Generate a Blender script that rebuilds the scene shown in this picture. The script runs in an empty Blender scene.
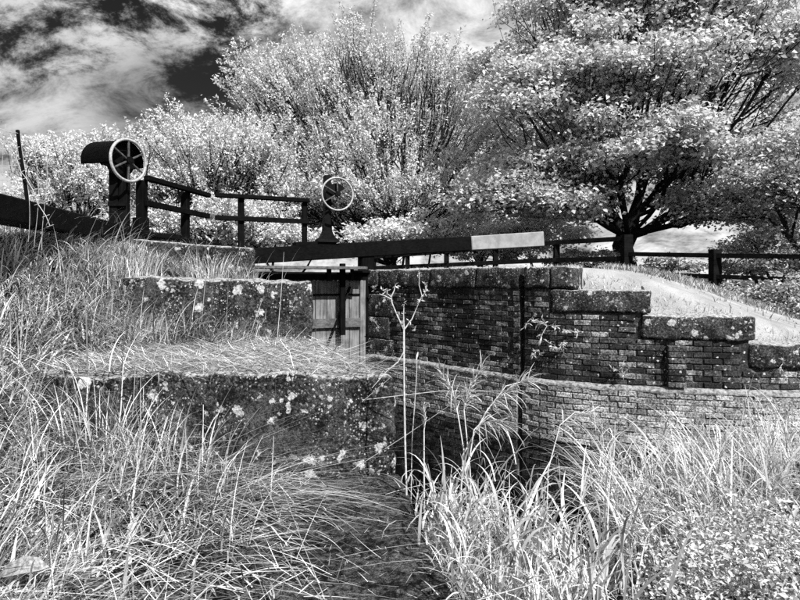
import bpy, bmesh, math, random
import numpy as np
from mathutils import Vector, Matrix, noise as mnoise

random.seed(7)
rng = np.random.default_rng(11)
scene = bpy.context.scene
COL = scene.collection
F = 580.0          # focal length in pixels of the 800 px wide picture
HOR = 280.0        # eye level; the eye is at z = 0


def W(px, py, Y):
    return Vector(((px - 400) / F * Y, Y, (HOR - py) / F * Y))


# ------------------------------------------------------------------ camera
cam = bpy.data.cameras.new('camera')
cam.sensor_width = 36.0
cam.lens = 36.0 * F / 800.0
cam.shift_y = -20.0 / 800.0
cam.clip_start = 0.05
cam.clip_end = 3000
cam_ob = bpy.data.objects.new('camera', cam)
COL.objects.link(cam_ob)
cam_ob.location = (0, 0, 0)
cam_ob.rotation_euler = (math.radians(90), 0, 0)
scene.camera = cam_ob

# ------------------------------------------------------------------ light
SUN_TO = Vector((0.37, -0.58, 0.73)).normalized()      # towards the sun
sun = bpy.data.lights.new('sun', 'SUN')
sun.energy = 5.0
sun.angle = math.radians(0.53)
sun.color = (1.0, 1.0, 1.0)                              # black and white picture
sun_ob = bpy.data.objects.new('sun', sun)
COL.objects.link(sun_ob)
sun_ob.rotation_euler = SUN_TO.to_track_quat('Z', 'Y').to_euler()

world = bpy.data.worlds.new('World')
scene.world = world
world.use_nodes = True


class NT:
    """small helper for node trees"""
    def __init__(self, tree):
        self.t = tree
        tree.nodes.clear()

    def n(self, kind, ins=None, **props):
        nd = self.t.nodes.new(kind)
        for k, v in props.items():
            setattr(nd, k, v)
        if ins:
            for k, v in ins.items():
                s = nd.inputs[k]
                if hasattr(v, 'is_output'):
                    self.t.links.new(v, s)
                else:
                    s.default_value = v
        return nd

    def math(self, op, a, b=0.0, c=0.0, clamp=False):
        nd = self.n('ShaderNodeMath', {0: a, 1: b, 2: c}, operation=op)
        nd.use_clamp = clamp
        return nd.outputs[0]

    def vmath(self, op, a, b=(0, 0, 0)):
        nd = self.n('ShaderNodeVectorMath', {0: a, 1: b}, operation=op)
        return nd.outputs['Value'] if op in ('DOT_PRODUCT', 'LENGTH', 'DISTANCE') else nd.outputs[0]

    def scale(self, v, s):
        nd = self.n('ShaderNodeVectorMath', {0: v, 'Scale': s}, operation='SCALE')
        return nd.outputs[0]

    def noise(self, vec, scale, detail=4.0, rough=0.55, dist=0.0):
        nd = self.n('ShaderNodeTexNoise', {'Vector': vec, 'Scale': scale, 'Detail': detail,
                                           'Roughness': rough, 'Distortion': dist})
        return nd.outputs['Fac'], nd.outputs['Color']

    def step(self, x, a, b, lo=0.0, hi=1.0):
        nd = self.n('ShaderNodeMapRange', {0: x, 1: a, 2: b, 3: lo, 4: hi}, interpolation_type='SMOOTHSTEP')
        return nd.outputs[0]

    def mix(self, f, a, b):
        """float mix"""
        nd = self.n('ShaderNodeMix', {0: f, 2: a, 3: b}, data_type='FLOAT')
        return nd.outputs[0]


# sky: clear air from the Sky Texture (an infrared picture keeps it nearly black) with a broken cloud layer
nt = NT(world.node_tree)
sky = nt.n('ShaderNodeTexSky', sky_type='NISHITA', sun_disc=False)
sky.sun_elevation = math.asin(SUN_TO.z)
sky.sun_rotation = math.atan2(SUN_TO.x, SUN_TO.y)
skybw = nt.n('ShaderNodeRGBToBW', {0: sky.outputs[0]}).outputs[0]
dirv = nt.n('ShaderNodeTexCoord').outputs['Generated']
sep = nt.n('ShaderNodeSeparateXYZ', {0: dirv})
zz = nt.math('ADD', nt.math('MAXIMUM', sep.outputs[2], 0.0), 0.34)
cp = nt.n('ShaderNodeCombineXYZ', {0: nt.math('DIVIDE', sep.outputs[0], zz),
                                   1: nt.math('DIVIDE', sep.outputs[1], zz), 2: 0.0}).outputs[0]
warp = nt.noise(cp, 1.3, 3, 0.5)[1]
cpw = nt.vmath('ADD', cp, nt.scale(nt.vmath('SUBTRACT', warp, (0.5, 0.5, 0.5)), 0.55))
big = nt.noise(cpw, 1.9, 3, 0.55)[0]
fine = nt.noise(cpw, 6.6, 15, 0.72, 0.0)[0]
strk = nt.noise(nt.n('ShaderNodeMapping', {0: cpw, 2: (0.4, 0.9, 0), 3: (1.0, 2.4, 1.0), 'Rotation': (0, 0, 0.5)}).outputs[0], 2.2, 6, 0.55)[0]


def skymask(px, py, c0, c1):
    d = W(px, py, 1.0).normalized()
    return nt.step(nt.vmath('DOT_PRODUCT', dirv, tuple(d)), c0, c1)


cover = nt.math('ADD', nt.math('MULTIPLY', big, 0.55), nt.math('MULTIPLY', fine, 0.62))
for px_, py_, c0_, a_ in ((50, -12, .984, .06), (120, 8, .986, .07), (190, 38, .988, .07), (255, 72, .990, .07), (215, 118, .993, .05)):
    cover = nt.math('SUBTRACT', cover, nt.math('MULTIPLY', skymask(px_, py_, c0_, .9995), a_))
cover = nt.math('ADD', cover, nt.math('MULTIPLY', skymask(400, 60, 0.955, 0.995), 0.10))
cfac = nt.step(cover, 0.41, 0.55)
shade = nt.math('ADD', nt.math('MULTIPLY', strk, 0.55), nt.math('MULTIPLY', fine, 0.70))
cbri = nt.step(shade, 0.42, 0.80, 0.7, 6.2)
cbri = nt.math('MULTIPLY', cbri, nt.math('SUBTRACT', 1.0, nt.math('MULTIPLY', skymask(190, 130, 0.985, 0.999), 0.62)))
cbri = nt.math('MULTIPLY', cbri, nt.math('SUBTRACT', 1.0, nt.math('MULTIPLY', skymask(30, 110, 0.965, 0.998), 0.35)))
skyc = nt.mix(cfac, nt.math('MULTIPLY', skybw, 0.05), cbri)
bg = nt.n('ShaderNodeBackground', {0: nt.n('ShaderNodeCombineColor', {0: skyc, 1: skyc, 2: skyc}).outputs[0], 1: 0.10})
nt.t.links.new(bg.outputs[0], nt.n('ShaderNodeOutputWorld').inputs[0])

scene.view_settings.view_transform = 'Standard'
scene.view_settings.look = 'None'
scene.view_settings.exposure = 0.85
scene.view_settings.gamma = 1.0
scene.view_settings.use_curve_mapping = False
scene.render.engine = 'CYCLES'
scene.cycles.max_bounces = 4
scene.cycles.diffuse_bounces = 2
scene.cycles.transparent_max_bounces = 6
scene.cycles.use_adaptive_sampling = True
scene.cycles.adaptive_threshold = 0.015
scene.cycles.use_denoising = False


# ------------------------------------------------------------------ materials
def new_mat(name):
    m = bpy.data.materials.new(name)
    m.use_nodes = True
    return m, NT(m.node_tree)


def grey(t, v):
    return t.n('ShaderNodeCombineColor', {0: v, 1: v, 2: v}).outputs[0]


def finish(t, val, rough=0.85, bump=None, bdist=0.01, spec=0.25, bstr=0.8):
    ins = {'Base Color': grey(t, val), 'Roughness': rough, 'Specular IOR Level': spec}
    if bump is not None:
        b = t.n('ShaderNodeBump', {'Height': bump, 'Distance': bdist, 'Strength': bstr})
        ins['Normal'] = b.outputs[0]
    p = t.n('ShaderNodeBsdfPrincipled', ins)
    t.t.links.new(p.outputs[0], t.n('ShaderNodeOutputMaterial').inputs[0])


def lichen_mask(t, pos, scale, lo, hi, dens):
    """round uneven crusts of several sizes"""
    wv = t.noise(pos, scale * 1.7, 5, 0.7)[1]
    p = t.vmath('ADD', pos, t.scale(t.vmath('SUBTRACT', wv, (0.5, 0.5, 0.5)), 1.25 / scale))
    v = t.n('ShaderNodeTexVoronoi', {'Vector': p, 'Scale': scale})
    cr = t.n('ShaderNodeSeparateColor', {0: v.outputs['Color']}).outputs[0]
    thr = t.n('ShaderNodeMapRange', {0: cr, 1: 1 - dens, 2: 1.0, 3: lo, 4: hi}).outputs[0]
    on = t.math('GREATER_THAN', cr, 1 - dens)
    m = t.step(t.math('SUBTRACT', thr, v.outputs['Distance']), 0.0, 0.06)
    return t.math('MULTIPLY', m, on)


def stone_mat(name, lo=0.003, hi=0.065, lich=1.0, moss=0.34):
    m, t = new_mat(name)
    g = t.n('ShaderNodeNewGeometry')
    pos = g.outputs['Position']
    a = t.noise(pos, 4.5, 8, 0.62)[0]
    f = t.noise(pos, 38, 6, 0.7)[0]
    base = t.step(t.math('ADD', t.math('MULTIPLY', a, 0.4), t.math('MULTIPLY', f, 0.6)), 0.42, 0.64, lo, hi)
    base = t.math('MULTIPLY', base, t.step(t.noise(pos, 140, 5, 0.7)[0], 0.36, 0.64, 0.25, 2.1))
    l1 = lichen_mask(t, pos, 7.5, 0.12, 0.42, 0.55 * lich)
    l2 = lichen_mask(t, pos, 19.0, 0.14, 0.46, 0.60 * lich)
    l3 = t.step(t.noise(pos, 34, 8, 0.8)[0], 0.57, 0.68)
    patch = t.step(t.noise(pos, 2.4, 3)[0], 0.46, 0.62)
    lm = t.math('MAXIMUM', l1, t.math('MULTIPLY', l2, patch))
    lm = t.math('MAXIMUM', lm, t.math('MULTIPLY', l3, t.math('MULTIPLY', t.math('ADD', patch, 0.25), 0.6)))
    l4 = lichen_mask(t, pos, 46.0, 0.12, 0.46, 0.70 * lich)
    lm = t.math('MAXIMUM', lm, t.math('MULTIPLY', l4, t.step(t.noise(pos, 3.1, 3)[0], 0.40, 0.60)))
    lcol = t.step(f, 0.3, 0.7, 0.16, 0.58)
    val = t.mix(lm, base, lcol)
    nz = t.n('ShaderNodeSeparateXYZ', {0: g.outputs['Normal']}).outputs[2]
    mo = t.math('MULTIPLY', t.step(nz, 0.45, 0.9), t.step(t.noise(pos, 30, 5)[0], 0.35, 0.6))
    val = t.mix(mo, val, moss)
    h = t.math('ADD', t.math('MULTIPLY', f, 0.6), t.math('ADD', a, t.math('MULTIPLY', lm, 0.15)))
    finish(t, val, 0.92, h, 0.03, 0.15)
    return m


def brick_mat(name, lo, hi, joined, stain=1.0, efflo=1.0):
    m, t = new_mat(name)
    g = t.n('ShaderNodeNewGeometry')
    pos = g.outputs['Position']
    rnd = g.outputs['Random Per Island'] if joined else t.n('ShaderNodeObjectInfo').outputs['Random']
    a = t.noise(pos, 1.6, 5, 0.6)[0]
    f = t.noise(pos, 45, 6, 0.7)[0]
    v = t.n('ShaderNodeMapRange', {0: t.math('MULTIPLY', rnd, rnd), 1: 0, 2: 1, 3: lo, 4: hi}).outputs[0]
    v = t.math('MULTIPLY', v, t.step(f, 0.36, 0.66, 0.12, 2.0))
    v = t.math('MULTIPLY', v, t.step(a, 0.36, 0.62, 1.0 - 0.75 * stain, 1.15))
    e = t.step(t.noise(pos, 13, 9, 0.8)[0], 0.57, 0.68)
    e = t.math('MULTIPLY', e, t.step(t.noise(pos, 1.9, 2)[0], 0.40, 0.58))
    v = t.mix(t.math('MULTIPLY', e, 0.9 * efflo), v, 0.5)
    so = t.step(t.noise(pos, 4.5, 9, 0.75)[0], 0.50, 0.60)
    v = t.mix(t.math('MULTIPLY', so, 0.85 * stain), v, 0.014)
    sp = lichen_mask(t, pos, 22, 0.08, 0.38, 0.22 * efflo)
    v = t.mix(sp, v, 0.5)
    finish(t, v, 0.9, t.math('ADD', f, a), 0.012, 0.2)
    return m


def wood_mat(name, lo, hi, rough=0.7, along='Z', spec=0.3):
    m, t = new_mat(name)
    pos = t.n('ShaderNodeNewGeometry').outputs['Position']
    sc = {'X': (2, 40, 40), 'Z': (34, 34, 2.2)}[along]
    p = t.n('ShaderNodeMapping', {0: pos, 'Scale': sc}).outputs[0]
    a = t.noise(p, 1.0, 6, 0.65)[0]
    b = t.noise(pos, 5, 5, 0.6)[0]
    v = t.step(t.math('ADD', t.math('MULTIPLY', a, 0.6), t.math('MULTIPLY', b, 0.4)), 0.33, 0.68, lo, hi)
    finish(t, v, rough, a, 0.006, spec)
    return m


def plain_mat(name, lo, hi, scale=8, rough=0.8, spec=0.3, bd=0.004):
    m, t = new_mat(name)
    pos = t.n('ShaderNodeNewGeometry').outputs['Position']
    a = t.noise(pos, scale, 7, 0.65)[0]
    finish(t, t.step(a, 0.3, 0.7, lo, hi), rough, a, bd, spec)
    return m


def leaf_mat(name, lo, hi, trans=0.35, blotch=0.0, power=1.0):
    m, t = new_mat(name)
    g = t.n('ShaderNodeNewGeometry')
    r = g.outputs['Random Per Island']
    v = t.n('ShaderNodeMapRange', {0: t.math('POWER', r, power), 1: 0, 2: 1, 3: lo, 4: hi}).outputs[0]
    if blotch:
        nz = t.noise(g.outputs['Position'], 2.2, 4, 0.6)[0]
        v = t.math('MULTIPLY', v, t.step(nz, 0.35, 0.65, 1 - blotch, 1.0))
    c = grey(t, v)
    d = t.n('ShaderNodeBsdfPrincipled', {'Base Color': c, 'Roughness': 0.6, 'Specular IOR Level': 0.25})
    tr = t.n('ShaderNodeBsdfTranslucent', {0: c})
    mx = t.n('ShaderNodeMixShader', {0: trans, 1: d.outputs[0], 2: tr.outputs[0]})
    t.t.links.new(mx.outputs[0], t.n('ShaderNodeOutputMaterial').inputs[0])
    return m


M = {}
M['stone'] = stone_mat('dark lichen stone')
M['quay'] = stone_mat('trodden edge stone', 0.006, 0.10, 0.35, 0.10)
M['coping'] = stone_mat('coping stone', 0.006, 0.08, 0.8, 0.42)
M['brick_up'] = brick_mat('stained brick', 0.02, 0.24, False)
M['brick_up_j'] = brick_mat('stained brick mass', 0.02, 0.24, True)
M['brick_lo'] = brick_mat('pale brick', 0.18, 0.38, False, 0.3, 0.6)
M['brick_lo_j'] = brick_mat('pale brick mass', 0.18, 0.38, True, 0.3, 0.6)
M['mortar'] = brick_mat('old mortar', 0.03, 0.16, True, 1.0, 1.0)
M['mortar_lo'] = brick_mat('pale mortar', 0.14, 0.28, True, 0.3, 0.6)
M['ledge'] = plain_mat('bleached ledge stone', 0.05, 0.32, 22, 0.9, 0.1, 0.01)
M['black'] = wood_mat('black painted timber', 0.0008, 0.005, 0.75, 'X', 0.05)
M['black_v'] = wood_mat('black painted upright timber', 0.0008, 0.006, 0.75, 'Z', 0.05)
M['iron'] = plain_mat('black painted iron', 0.0008, 0.005, 20, 0.6, 0.08, 0.002)
M['white'] = plain_mat('white paint', 0.17, 0.27, 5, 0.6, 0.2, 0.001)
M['worn'] = plain_mat('worn iron', 0.015, 0.09, 30, 0.6, 0.3, 0.002)
M['dry'] = plain_mat('grey dry stem', 0.26, 0.55, 40, 0.8, 0.1, 0.001)
M['deadleaf'] = plain_mat('dead leaf', 0.10, 0.34, 60, 0.8, 0.1, 0.002)
M['rim'] = plain_mat('chipped white paint', 0.20, 0.42, 30, 0.55, 0.3, 0.002)
M['plank'] = wood_mat('weathered gate plank', 0.06, 0.24, 0.85, 'Z', 0.15)
M['walk'] = wood_mat('weathered walkway board', 0.04, 0.14, 0.85, 'X', 0.15)
M['fence'] = wood_mat('dark fence timber', 0.001, 0.012, 0.85, 'X', 0.04)
M['wire'] = plain_mat('galvanised wire', 0.22, 0.42, 30, 0.5, 0.5, 0.0005)
M['bark'] = wood_mat('dark bark', 0.008, 0.035, 0.95, 'Z', 0.05)
M['leaf_big'] = leaf_mat('maple leaves', 0.38, 0.80, 0.40)
M['leaf_mid'] = leaf_mat('pale spring leaves', 0.46, 0.82, 0.38)
M['leaf_pale'] = leaf_mat('very pale leaves', 0.54, 0.86, 0.38)
M['leaf_bush'] = leaf_mat('bush leaves', 0.18, 0.60, 0.25)
M['nettle'] = leaf_mat('low herb leaves', 0.30, 0.88, 0.28, 0.4)
M['grass'] = leaf_mat('bank grass', 0.08, 0.92, 0.20, 0.5, 1.2)
M['pale_grass'] = leaf_mat('bright bank grass', 0.45, 0.94, 0.28, 0.2)
M['thatch'] = leaf_mat('dead thatch', 0.04, 0.80, 0.1, 0.45, 1.7)
M['straw'] = leaf_mat('dry straw', 0.06, 0.88, 0.12, 0.2, 1.25)
M['reed'] = leaf_mat('tall pale grass', 0.20, 0.85, 0.25, 0.3, 1.0)
M['sprig'] = leaf_mat('wall plant leaves', 0.25, 0.65, 0.3)
M['stem'] = plain_mat('pale dry stem', 0.38, 0.66, 25, 0.7, 0.2, 0.001)


def path_mat():
    m, t = new_mat('pale gravel path')
    pos = t.n('ShaderNodeNewGeometry').outputs['Position']
    f = t.noise(pos, 60, 6, 0.75)[0]
    a = t.noise(pos, 2.5, 5, 0.6)[0]
    v = t.step(t.math('ADD', t.math('MULTIPLY', f, 0.5), t.math('MULTIPLY', a, 0.5)), 0.3, 0.7, 0.17, 0.36)
    finish(t, v, 0.95, f, 0.015, 0.1)
    return m


def soil_mat():
    m, t = new_mat('dark soil and moss')
    pos = t.n('ShaderNodeNewGeometry').outputs['Position']
    f = t.noise(pos, 28, 8, 0.75)[0]
    a = t.noise(pos, 3.5, 5, 0.6)[0]
    v = t.step(t.math('ADD', t.math('MULTIPLY', f, 0.6), t.math('MULTIPLY', a, 0.4)), 0.40, 0.66, 0.004, 0.13)
    v = t.math('MULTIPLY', v, t.step(t.noise(pos, 120, 6, 0.75)[0], 0.38, 0.62, 0.25, 2.0))
    finish(t, v, 0.95, f, 0.06, 0.1)
    return m


def water_mat():
    m, t = new_mat('still dark water')
    pos = t.n('ShaderNodeNewGeometry').outputs['Position']
    f = t.noise(pos, 3.0, 3, 0.5)[0]
    b = t.n('ShaderNodeBump', {'Height': f, 'Distance': 0.01, 'Strength': 0.3})
    p = t.n('ShaderNodeBsdfPrincipled', {'Base Color': (0.001, 0.001, 0.001, 1), 'Roughness': 0.03,
                                         'Normal': b.outputs[0], 'Specular IOR Level': 0.14})
    t.t.links.new(p.outputs[0], t.n('ShaderNodeOutputMaterial').inputs[0])
    return m


M['path'] = path_mat()
M['soil'] = soil_mat()
M['water'] = water_mat()


# ------------------------------------------------------------------ mesh helpers
def tag(o, label=None, cat=None, group=None, kind=None):
    if label: o['label'] = label
    if cat: o['category'] = cat
    if group: o['group'] = group
    if kind: o['kind'] = kind
    return o


def empty(name, loc):
    o = bpy.data.objects.new(name, None)
    o.empty_display_size = 0.1
    COL.objects.link(o)
    o.location = loc
    o.matrix_world = Matrix.Translation(loc)
    return o


def link(name, me, mat, parent=None, origin=None):
    if mat is not None:
        me.materials.append(mat)
    o = bpy.data.objects.new(name, me)
    COL.objects.link(o)
    if origin is not None:
        origin = Vector(origin)
        me.transform(Matrix.Translation(-origin))
        o.location = origin
        o.matrix_world = Matrix.Translation(origin)
    if parent is not None:
        o.parent = parent
        o.matrix_parent_inverse = parent.matrix_world.inverted()
    return o


def np_mesh(name, verts, faces):
    """verts (N,3); faces (M,k) with constant k"""
    verts = np.asarray(verts, dtype=np.float32)
    faces = np.asarray(faces, dtype=np.int32)
    me = bpy.data.meshes.new(name)
    k = faces.shape[1]
    me.vertices.add(len(verts))
    me.vertices.foreach_set('co', verts.ravel())
    me.loops.add(faces.size)
    me.loops.foreach_set('vertex_index', faces.ravel())
    me.polygons.add(len(faces))
    me.polygons.foreach_set('loop_start', np.arange(0, faces.size, k, dtype=np.int32))
    me.update(calc_edges=True)
    return me


class MB:
    def __init__(self):
        self.bm = bmesh.new()

    def hexa(self, c, bevel=0.0, seg=1):
        """8 corners: 4 bottom ring, 4 top ring"""
        vs = [self.bm.verts.new(p) for p in c]
        fs = [(3, 2, 1, 0), (4, 5, 6, 7), (0, 1, 5, 4), (1, 2, 6, 5), (2, 3, 7, 6), (3, 0, 4, 7)]
        faces = [self.bm.faces.new([vs[i] for i in f]) for f in fs]
        if bevel:
            es = list({e for f in faces for e in f.edges})
            bmesh.ops.bevel(self.bm, geom=es, offset=bevel, segments=seg, profile=0.5, affect='EDGES')
        return self

    def bar(self, p0, p1, w, h, up=(0, 0, 1), bevel=0.006, w1=None, h1=None):
        p0, p1 = Vector(p0), Vector(p1)
        d = (p1 - p0).normalized()
        up = Vector(up)
        s = d.cross(up).normalized()
        u = s.cross(d).normalized()
        w1 = w1 or w
        h1 = h1 or h
        c = []
        for p, ww, hh in ((p0, w, h), (p1, w1, h1)):
            c.append([p - s * ww / 2 - u * hh / 2, p + s * ww / 2 - u * hh / 2,
                      p + s * ww / 2 + u * hh / 2, p - s * ww / 2 + u * hh / 2])
        return self.hexa(c[0] + c[1], bevel)

    def tube(self, pts, radii, n=8, caps=True):
        pts = [Vector(p) for p in pts]
        if not hasattr(radii, '__len__'):
            radii = [radii] * len(pts)
        rings = []
        ref = Vector((0.31, 0.17, 0.93))
        for i, p in enumerate(pts):
            d = (pts[min(i + 1, len(pts) - 1)] - pts[max(i - 1, 0)]).normalized()
            if abs(d.dot(ref)) > 0.97:
                ref = Vector((0.9, 0.3, 0.1))
            a = d.cross(ref).normalized()
            b = d.cross(a)
            rings.append([self.bm.verts.new(p + (a * math.cos(2 * math.pi * k / n) + b * math.sin(2 * math.pi * k / n)) * radii[i])
                          for k in range(n)])
        for r0, r1 in zip(rings, rings[1:]):
            for k in range(n):
                self.bm.faces.new((r0[k], r0[(k + 1) % n], r1[(k + 1) % n], r1[k]))
        if caps:
            self.bm.faces.new(rings[0][::-1])
            self.bm.faces.new(rings[-1])
        return self

    def ring(self, c, nrm, R, w, th, n=40):
        """rectangular-section ring with rounded feel (8-gon section)"""
        c, nrm = Vector(c), Vector(nrm).normalized()
        a = nrm.cross(Vector((0, 0, 1))).normalized()
        b = a.cross(nrm)
        rings = []
        for i in range(n):
            t = 2 * math.pi * i / n
            rad = a * math.cos(t) + b * math.sin(t)
            rings.append([self.bm.verts.new(c + rad * (R + math.cos(q) * w / 2) + nrm * math.sin(q) * th / 2)
                          for q in [2 * math.pi * (k + .5) / 8 for k in range(8)]])
        for i in range(n):
            r0, r1 = rings[i], rings[(i + 1) % n]
            for k in range(8):
                self.bm.faces.new((r0[k], r0[(k + 1) % 8], r1[(k + 1) % 8], r1[k]))
        return self

    def prism(self, prof, axis_from, axis_to, frame_a, frame_b):
        """extrude a 2D profile [(a,b)...] from one point to another"""
        rings = []
        for p in (axis_from, axis_to):
            rings.append([self.bm.verts.new(Vector(p) + Vector(frame_a) * x + Vector(frame_b) * y) for x, y in prof])
        n = len(prof)
        for k in range(n):
            self.bm.faces.new((rings[0][k], rings[0][(k + 1) % n], rings[1][(k + 1) % n], rings[1][k]))
        self.bm.faces.new(rings[0][::-1])
        self.bm.faces.new(rings[1])
        return self

    def done(self, name, mat, parent=None, origin=None, smooth=False):
        bmesh.ops.recalc_face_normals(self.bm, faces=self.bm.faces)
        me = bpy.data.meshes.new(name)
        self.bm.to_mesh(me)
        self.bm.free()
        if smooth:
            for p in me.polygons: p.use_smooth = True
        return link(name, me, mat, parent, origin)


# ------------------------------------------------------------------ plan of the lock
FAR = [(-30, 27), (-14, 20.5), (-6, 15.6), (-2.4, 12.9), (-.66, 11.0), (.3, 9.95), (1.23, 8.9), (1.72, 8.35), (2.25, 7.88), (3.21, 7.5),
       (4.41, 7.25), (5.6, 7.25), (7.2, 7.5), (9.5, 8.3), (13, 9.6), (30, 16)]
NEAR = [(-30, 18.5), (-9, 12.2), (-3.9, 8.6), (-2.3, 8.15), (-1.82, 7.4), (-.93, 6.2), (0.0, 4.37), (.235, 2.72), (.42, 1.3), (.9, -4), (1.5, -20)]


def catmull(P, n=14):
    P = [np.array(p, float) for p in P]
    out = []
    for i in range(len(P) - 1):
        p0, p1, p2, p3 = P[max(i - 1, 0)], P[i], P[i + 1], P[min(i + 2, len(P) - 1)]
        for k in range(n):
            t = k / n
            out.append(.5 * ((2 * p1) + (-p0 + p2) * t + (2 * p0 - 5 * p1 + 4 * p2 - p3) * t * t + (-p0 + 3 * p1 - 3 * p2 + p3) * t ** 3))
    out.append(P[-1])
    return np.array(out)


# the visible curve of the far wall, by arc length
FARC = catmull(FAR[4:14], 16)
seg = np.linalg.norm(np.diff(FARC, axis=0), axis=1)
FS = np.concatenate([[0], np.cumsum(seg)])


def wall_at(s, off=0.0):
    """point and direction at arc length s; off > 0 moves towards the channel"""
    x, y = np.interp(s, FS, FARC[:, 0]), np.interp(s, FS, FARC[:, 1])
    e = 0.08
    d = np.array([np.interp(s + e, FS, FARC[:, 0]) - np.interp(s - e, FS, FARC[:, 0]),
                  np.interp(s + e, FS, FARC[:, 1]) - np.interp(s - e, FS, FARC[:, 1])])
    d /= np.linalg.norm(d)
    nrm = np.array([d[1], -d[0]])
    return x + nrm[0] * off, y + nrm[1] * off, d


_px = FARC[:, 0] / FARC[:, 1] * F + 400


def s_px(px):
    return float(np.interp(px, _px, FS))


TOP_A, TOP_B, TOP_C, TOP_D, TOP_E = .19, -.125, -.45, -.79, -1.1
CT = .31
STEPS = [(s_px(550), s_px(651), TOP_B), (s_px(641), s_px(755), TOP_C), (s_px(749), s_px(868), TOP_D), (s_px(858), s_px(1000), TOP_E)]


def coping_top(s):
    z = np.full(np.shape(s), TOP_A)
    pb = s_px(577)
    for a, b, t in STEPS:
        z = np.where(s > pb - .03, t, z)
        pb = b
    return z


# ------------------------------------------------------------------ terrain height
def seg_dist(P, line):
    """signed distance to a polyline (left side positive) and arc position"""
    best = np.full(len(P), 1e9)
    sgn = np.ones(len(P))
    arc = np.zeros(len(P))
    acc = 0.0
    for a, b in zip(line[:-1], line[1:]):
        ab = b - a
        L = np.hypot(*ab)
        t = np.clip(((P - a) @ ab) / (L * L), 0, 1)
        q = a + t[:, None] * ab
        d = np.hypot(P[:, 0] - q[:, 0], P[:, 1] - q[:, 1])
        m = d < best - 1e-9
        best = np.where(m, d, best)
        cr = ab[0] * (P[:, 1] - a[1]) - ab[1] * (P[:, 0] - a[0])
        sgn = np.where(m, np.sign(cr), sgn)
        arc = np.where(m, acc + t * L, arc)
        acc += L
    return best * sgn, arc


def sst(x, a, b):
    t = np.clip((x - a) / (b - a), 0, 1)
    return t * t * (3 - 2 * t)


FAR_ALL = np.vstack([np.array(FAR[:4], float), FARC, np.array(FAR[14:], float)])
_pre = np.sum(np.linalg.norm(np.diff(FAR_ALL[:5], axis=0), axis=1))
NEAR_ALL = np.array(NEAR, float)


def lump(P, sc, amp):
    x, y = P[:, 0] * sc, P[:, 1] * sc
    return amp * (np.sin(x * 1.3 + 1.7 * np.sin(y * .9)) + np.sin(y * 1.7 + 2.1 * np.sin(x * .7 + 1)) + .5 * np.sin(x * 3.1 + y * 2.3)) / 2.5


def bank(P):
    X, Y = P[:, 0], P[:, 1]
    z = -1.52 + .25 * np.clip(-X - 1.2, 0, 9) + .08 * np.clip(Y - 3.0, 0, 1.4) + .38 * np.clip(Y - 4.4, 0, 9)
    z = z + 1.15 * np.exp(-((X + 4.1) / 1.0) ** 2 - ((Y - 5.6) / 1.4) ** 2)
    z = z - .24 * np.exp(-((X + 2.75) / .45) ** 2 - ((Y - 5.6) / 1.1) ** 2)
    z = z + lump(P, 2.6, .05) + lump(P, 6.0, .02)
    flat = -1.50 + lump(P, 3.0, .02)
    k = sst(-X, .75, 1.5) * (1 - 0)
    z = flat * (1 - k) + z * k
    return np.minimum(z, .38 + .02 * lump(P, 1.0, 1.0))


def ground_h(P):
    P = np.asarray(P, float)
    X, Y = P[:, 0], P[:, 1]
    df, arc = seg_dist(P, FAR_ALL)
    dn, _ = seg_dist(P, NEAR_ALL)
    land_far = df > 0.18
    land_near = dn < -0.02
    # far side: level towpath that ramps down beside the tail of the lock
    u = .75 * X - .5 * Y
    ramp = .16 - .98 * sst(u, -2.35, .75)
    ct = coping_top(arc - _pre)
    kk = sst(df, .48, 1.0)
    zf = np.minimum(ramp, ct - .05) * (1 - kk) + ramp * kk
    zf = zf + np.where(df > 2.6, lump(P, 1.5, .03), 0)
    # channel and silted margin
    edge = np.interp(X, [-1, .0, 1.1, 1.7, 3.0, 5, 8], [3.2, 3.6, 4.3, 5.4, 6.2, 6.5, 6.6])
    mar = sst(edge - Y, -.25, .35)
    zc = -2.75 + .65 * mar + .5 * np.exp(-((X - 2.1) / .9) ** 2 - ((Y - 2.7) / .8) ** 2) * mar + lump(P, 4, .03) * mar
    return np.where(land_far, zf, np.where(land_near, bank(P), zc))


# near stone blocks: plan corners (front left, front right, back right, back left), bottom, tops
BLK = [
    dict(c=[(-2.75, 4.42), (-.02, 4.38), (-.92, 6.28), (-3.3, 6.28)], zb=-1.62, zt=[-.70, -.735, -.66, -.62]),
    dict(c=[(-2.95, 6.18), (-.925, 6.2), (-1.78, 7.45), (-3.7, 7.45)], zb=-.9, zt=[.03, -.005, .0, .03]),
    dict(c=[(-3.55, 7.35), (-1.83, 7.4), (-2.3, 8.0), (-3.8, 8.05)], zb=-.3, zt=[.52, .43, .43, .50]),
]


def in_quad(P, c):
    m = np.ones(len(P), bool)
    for (ax, ay), (bx, by) in zip(c, c[1:] + c[:1]):
        m &= ((bx - ax) * (P[:, 1] - ay) - (by - ay) * (P[:, 0] - ax)) > 0
    return m


def surf(P):
    P = np.asarray(P, float)
    z = ground_h(P)
    for b in BLK:
        m = in_quad(P, b['c'])
        z = np.where(m, np.maximum(z, np.mean(b['zt'])), z)
    return z


def axis(vals_fine, far_lo, far_hi, n=16):
    a, b, st = vals_fine
    mid = np.arange(a, b + 1e-6, st)
    lo = a - np.geomspace(.3, a - far_lo, n)[::-1]
    hi = b + np.geomspace(.3, far_hi - b, n)
    return np.concatenate([lo, mid, hi])


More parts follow.
